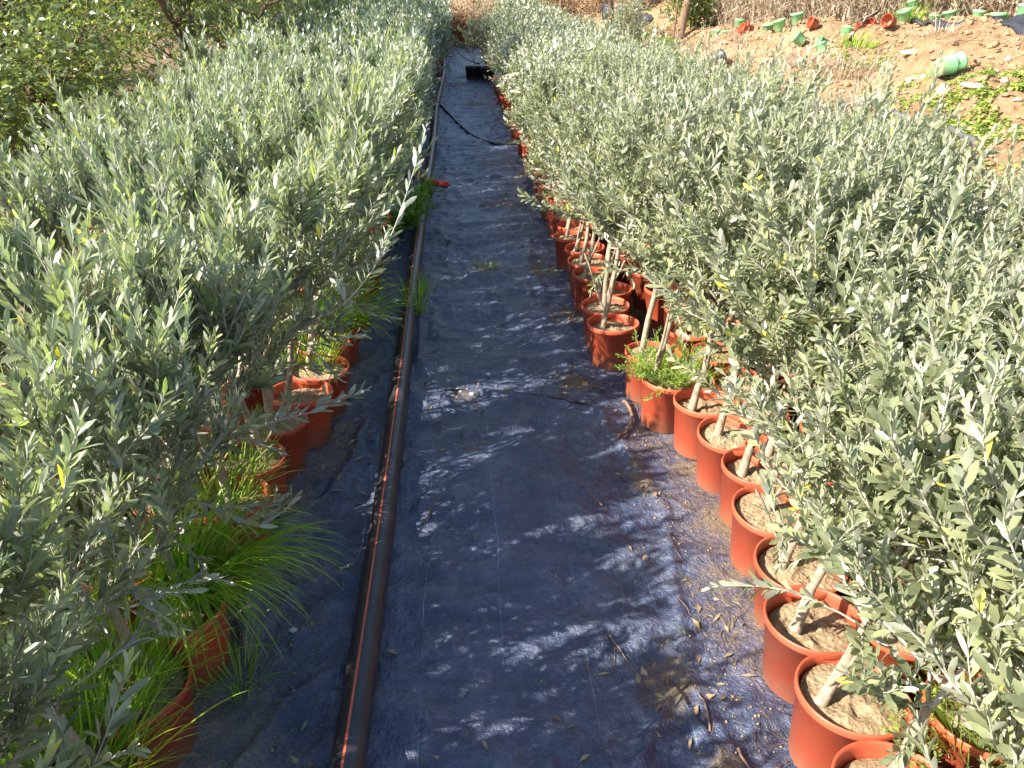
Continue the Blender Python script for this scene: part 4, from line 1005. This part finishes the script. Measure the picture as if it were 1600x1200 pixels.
# ------------------------------------------------------------------ trees and bushes
def tree(name, x, y, label, mat, H=3.2, R=1.6, n_leaf=6000, leafL=.07, ratio=.24, seed=0, z0=.35, trunk_r=.06, group=None, lean=(0, 0), cat='tree', clump=.22, bark='bark', nl=9):
    r = np.random.RandomState(seed); zg = gz(x, y)-.05; root = empty(name, (x, y, zg)); tag(root, label, cat, group)
    tb = Tubes()
    tr = grow(r, (0, 0, 0), (lean[0], lean[1], 1), H*.55, 8, .3, .10); tb.tube(tr, np.linspace(trunk_r, trunk_r*.5, 9), 9)
    ends = []
    for i in range(nl):
        k = 1+int((i/nl)*6); az = i*2.4+r.randn()*.4; out = 1.2-.7*(i/nl)
        br = grow(r, tr[k], (math.cos(az)*out, math.sin(az)*out, .5), R*(.75+.4*r.rand()), 7, .25, .16); tb.tube(br, np.linspace(trunk_r*.42, trunk_r*.12, 8), 6)
        for q in br[2:]:
            for j in range(3):
                az2 = r.rand()*6.28; sb = grow(r, q, (math.cos(az2), math.sin(az2), .3+r.randn()*.4), R*.38*(.5+r.rand()), 4, .1, .2); tb.tube(sb, np.linspace(trunk_r*.1, trunk_r*.04, 5), 3); ends += [sb[2], sb[3], sb[4]]
    E_ = np.array(ends); E_ = E_[E_[:, 2] > z0*.5]
    idx = r.randint(len(E_), size=n_leaf); P = E_[idx]+r.randn(n_leaf, 3)*clump*np.array([1, 1, .8])
    P = P[P[:, 2] > z0*.4]; n = len(P)
    D = norm(r.randn(n, 3)*np.array([1, 1, .7])+norm(P-np.array([0, 0, H*.45]))*.8+np.array([0, 0, -.1])); N = norm(r.randn(n, 3)*.7+np.array([0, 0, 1.0])+norm(P-np.array([0, 0, H*.4]))*.4)
    W = norm(np.cross(D, N)); N = np.cross(W, D); L = leafL*(.6+.7*r.rand(n)); tn = np.ones((n, 4)); cl = np.random.RandomState(seed+9).rand(len(E_))
    tn[:, 0] = np.clip(.55*cl[idx[:n]]+.45*r.rand(n)+(r.rand(n) < .015)*.5, 0, 1); tn[:, 1] = r.rand(n)
    V, F, T = leaf_cards(P, D, W, N, L, L*ratio*(.8+.4*r.rand(n)), segs=2, fold=.25, curl=.2, tint=tn)
    meshobj('crown', V, F, M[mat], root, tint=T); tb.build('trunk', M[bark], root)
    return root
GT = 'broadleaf trees behind the left bed'
tree('broadleaf_tree', -3.6, 6.9, 'low bushy broadleaf with sunlit yellow green leaves at the top left corner', 'broadleaf', 1.9, 1.1, 7500, .066, .26, 1, .2, .06, GT, clump=.2)
tree('broadleaf_tree', -4.9, 8.4, 'broadleaf tree with a brown limb slanting behind the top left olives', 'broadleaf', 2.7, 1.5, 10000, .066, .26, 2, .3, .12, GT, lean=(.5, .1))
tree('broadleaf_tree', -3.2, 9.9, 'dark green broadleaf tree with twin brown trunks left of centre', 'broadleaf', 7.5, 2.2, 20000, .066, .26, 3, .3, .13, GT, lean=(.05, 0))
tree('broadleaf_tree', -6.9, 10.4, 'broadleaf tree deep in the top left corner with pale leaves', 'broadleaf', 3.0, 1.8, 9500, .075, .26, 4, .3, .07, GT)
tree('broadleaf_tree', -3.5, 14.2, 'shady broadleaf tree over the far part of the left bed', 'broadleaf', 7.5, 2.4, 22000, .08, .26, 5, .4, .09, GT)
tree('broadleaf_tree', -5.8, 13.6, 'broadleaf tree behind the twin trunked one', 'broadleaf', 3.6, 2.0, 10000, .09, .26, 6, .3, .08, GT)
tree('broadleaf_tree', -3.9, 18.2, 'far broadleaf tree where the left bed meets the top edge', 'broadleaf', 7.5, 2.4, 18000, .09, .26, 7, .4, .09, GT)
tree('broadleaf_tree', -8.5, 16.5, 'farthest left broadleaf tree filling the top left gap', 'broadleaf', 4.0, 2.6, 10000, .11, .26, 8, .3, .09, GT)
tree('broadleaf_tree', -3.6, 22.8, 'dark tree beyond the end of the left bed', 'broadleaf', 4.0, 2.0, 8000, .11, .26, 18, .4, .09, GT)
tree('bush', -4.15, 6.1, 'small silvery grey bush behind the left bed above orange leaf litter', 'greybush', .9, .5, 6000, .028, .2, 10, .1, .015, None, cat='bush', clump=.10, bark='twig')
tree('bush', -5.0, 7.0, 'second silvery grey bush farther left behind the bed', 'greybush', .85, .5, 5000, .03, .2, 11, .1, .015, None, cat='bush', clump=.10, bark='twig')
tree('bush', -2.75, 7.9, 'yellow green shrub against the outer side of the left bed', 'lime', 1.1, .45, 3500, .05, .22, 12, .1, .02, None, cat='bush', clump=.12)
for i, (x, y, H, R, mt, lb) in enumerate([(-1.9, 28, 2.6, 1.5, 'greybush', 'pale grey bush closing the aisle, left one'), (.6, 29.5, 3.0, 1.7, 'greybush', 'pale grey green bush straight beyond the end of the aisle'), (3.2, 29, 2.6, 1.5, 'greybush', 'pale grey bush closing the view right of the aisle end'),
        (.1, 26.2, 1.0, .7, 'rustbush', 'rust brown shrub at the very end of the aisle'), (1.4, 26.4, 1.1, .8, 'rustbush', 'rust brown shrub right of the one at the aisle end'), (-1.0, 26.4, 1.1, .8, 'rustbush', 'rust brown shrub left of the one at the aisle end'),
        (3.0, 25.2, 1.9, .9, 'rustbush', 'tan leafed shrub behind the far right olives'), (-5.5, 28, 3.4, 2.2, 'broadleaf', 'green tree beyond the far end on the left'), (6.2, 27.5, 3.0, 2.0, 'broadleaf', 'green tree far behind the black bags'), (5.6, 22.2, 1.6, .8, 'rustbush', 'brown shrub behind the black bags')]):
    tree('bush' if H < 3.2 else 'broadleaf_tree', x, y, lb, mt, H, R, 6500, .06 if mt == 'greybush' else .075, .24, 70+i, .1, .04, None, cat='bush' if H < 3.2 else 'tree', clump=.26, bark='drywood')
tree('dark_shrub', 4.9, 17.3, 'dark green leafy shrub beside the thin trunk at the top', 'broadleaf', 1.2, .6, 2600, .10, .22, 90, .1, .03, None, cat='bush', clump=.18)
tree('olive_shrub', 3.35, 16.6, 'dark olive shrub standing behind the right bed', 'olive_right', 1.9, .6, 6000, .05, .18, 91, .2, .03, None, cat='bush', clump=.12)
# thin trunks on the bank
def pole_tree(x, y, r0, H, label, seed, name='tree_trunk', lean=(.03, 0)):
    r = np.random.RandomState(seed); g = grow(r, (0, 0, -.05), (lean[0], lean[1], 1), H, 12, .1, .05); tb = Tubes(); tb.tube(g, np.linspace(r0, r0*.55, 13)*(1+.08*r.randn(13)), 12)
    for j in range(5): tb.tube(grow(r, g[6+j], (r.randn(), r.randn(), .8), H*.35, 6, .2, .15), np.linspace(r0*.35, r0*.1, 7), 6)
    o = tb.build(name, M['bark']); o.location = (x, y, gz(x, y)); return tag(o, label, 'tree trunk')
pole_tree(4.47, 16.7, .075, 2.6, 'crooked brown tree trunk standing on the bank at the top of the photo', 1)
pole_tree(4.30, 16.5, .022, 2.2, 'thin dark stake left of the crooked brown trunk', 2, 'stake', (-.06, 0))
pole_tree(2.75, 22.8, .05, 2.6, 'orange brown trunk rising behind the far right olives', 3)
pole_tree(3.5, 19.4, .06, 2.4, 'dark brown trunk beside the black bags', 4)
pole_tree(4.35, 20.9, .05, 2.2, 'greyish trunk in front of the black bags', 5)
# black grow bags
for i, (x, y, lb) in enumerate([(4.15, 23.2, 'leftmost of the black bags at the top edge'), (4.5, 23.0, 'second black bag from the left at the top edge'), (4.95, 22.9, 'third black bag from the left at the top edge'), (5.3, 22.6, 'rightmost of the black bags at the top edge')]):
    root = empty('grow_bag', (x, y, gz(x, y)-.02)); tag(root, lb, 'grow bag', 'black bags standing on the bank')
    V, F = lathe([(.001, 0), (.15, .0), (.165, .03), (.17, .2), (.165, .36), (.15, .40), (.14, .39), (.13, .33), (.001, .33)], 28, .03, i); meshobj('bag', V, F, M['bag'], root)
    V, F = soil_arrays(90+i, .14, .335); meshobj('soil', V, F, M['potsoil'], root)
    tb = Tubes(); r = np.random.RandomState(i)
    for j in range(4): tb.tube(grow(r, (0, 0, .33), (r.randn()*.3, r.randn()*.3, 1), 1.1, 6, .1, .1), np.linspace(.012, .004, 7), 5)
    tb.build('stems', M['drywood'], root)
X_, Y_ = np.meshgrid(np.linspace(3.2, 4.9, 30), np.linspace(20.9, 22.4, 24)); Z_ = height(X_, Y_)+.04+.16*(fbm(X_*3, Y_*3, 3)-.3)
i_ = (np.arange(23)[:, None]*30+np.arange(29)[None]).reshape(-1)
o = meshobj('plastic_sheet', np.stack([X_, Y_, np.maximum(Z_, height(X_, Y_)+.015)], -1).reshape(-1, 3), np.stack([i_, i_+1, i_+31, i_+30], 1), M['bag']); o.modifiers.new('solid', 'SOLIDIFY').thickness = .004
tag(o, 'crumpled grey black plastic lying in front of the black bags', 'plastic sheet')
# leaf litter at the left under the trees
def s_left(r): return (-2.3-5*r.rand(), r.uniform(3, 13))
scatter_leaves('leaf_litter', 6000, s_left, 'orange brown leaf litter on the ground under the left trees', 'rustbush', (.03, .08), .3, .012, 41, height, .35, 'leaf litter')
def s_leftg(r):
    q = (-2.3-5*r.rand(), r.uniform(3, 16)); return q if vnoise(np.array(q[0]*2), np.array(q[1]*2)) > .5 else None
scatter_leaves('ground_weeds', 5000, s_leftg, 'low green weeds between the leaf litter under the left trees', 'lime', (.03, .08), .3, .02, 42, height, .5, 'weeds')

# dry brush and weeds between the right bed and the bank
for i in range(22):
    y = 5.5+i*.62+rnd.uniform(-.2, .2); x = 2.75+rnd.uniform(-.1, .9)+.03*y
    if i % 3 == 2: weed('weed', (x, y, gz(x, y)), 'green weed growing between the outer olives and the earth bank', 22, .26, 'lime' if i % 2 else 'feather', .03, 200+i, .8, group='weeds at the foot of the earth bank', ratio=.3, gap=.014)
    else: grass_clump('grass_clump', (x, y, gz(x, y)), 'dry brown grass tuft between the outer olives and the earth bank', 90, .34, .004, 1.1, .8, mat='reed' if i % 2 else 'dryleaf', seed=210+i, base=.18, group='dry tufts at the foot of the earth bank')
for i, (x, y, H, R, mt, lb) in enumerate([(2.6, 26.8, 2.2, 1.1, 'greybush', 'grey green bush behind the far end of the right bed'), (4.4, 26.0, 2.2, 1.1, 'rustbush', 'tan brush thicket above the black bags'), (-.9, 28.0, 2.4, 1.1, 'greybush', 'grey green bush left of the aisle end behind the rust shrubs'),
        (1.9, 27.6, 2.2, 1.0, 'greybush', 'small grey bush right of the aisle end')]):
    tree('bush', x, y, lb, mt, H, R, 6500, .06, .24, 95+i, .05, .03, None, cat='bush', clump=.3, bark='drywood')

for i in range(16):
    x, y = [(4.1, 9.3), (4.3, 9.9), (4.6, 9.2), (3.9, 10.6), (4.9, 9.5), (3.6, 9.5), (4.2, 12.2), (4.8, 11.6), (3.7, 8.6), (3.5, 11.2), (4.6, 13.4), (4.9, 14.6), (4.3, 14.2), (5.3, 9.0), (3.3, 7.6), (3.2, 13.8)][i]
    sticks_m = 'reed' if i % 3 else 'dryleaf'
    grass_clump('grass_clump', (x, y, gz(x, y)), 'straggly dry stems growing on the slope of the earth bank', 70, .32, .003, 1.4, .7, mat=sticks_m, seed=300+i, base=.22, group='dry tufts on the earth bank')
grass_clump('grass_clump', (-.79, 1.05, .2), 'fine yellow green grass at the very bottom left, below the nearest left pot', 300, .24, .0024, .95, .6, mat='grass', seed=60, base=.12, group=GG)
weed('weed', (-.86, 1.12, .2), 'lime green low weed among the grass at the bottom left corner', 40, .15, 'lime', .011, 61, .5)
grass_clump('grass_clump', (-.66, 3.0, .2), 'fine upright green grass in left pots nearer than the large dark clump', 160, .22, .002, .7, .6, seed=62, base=.12, group=GG)
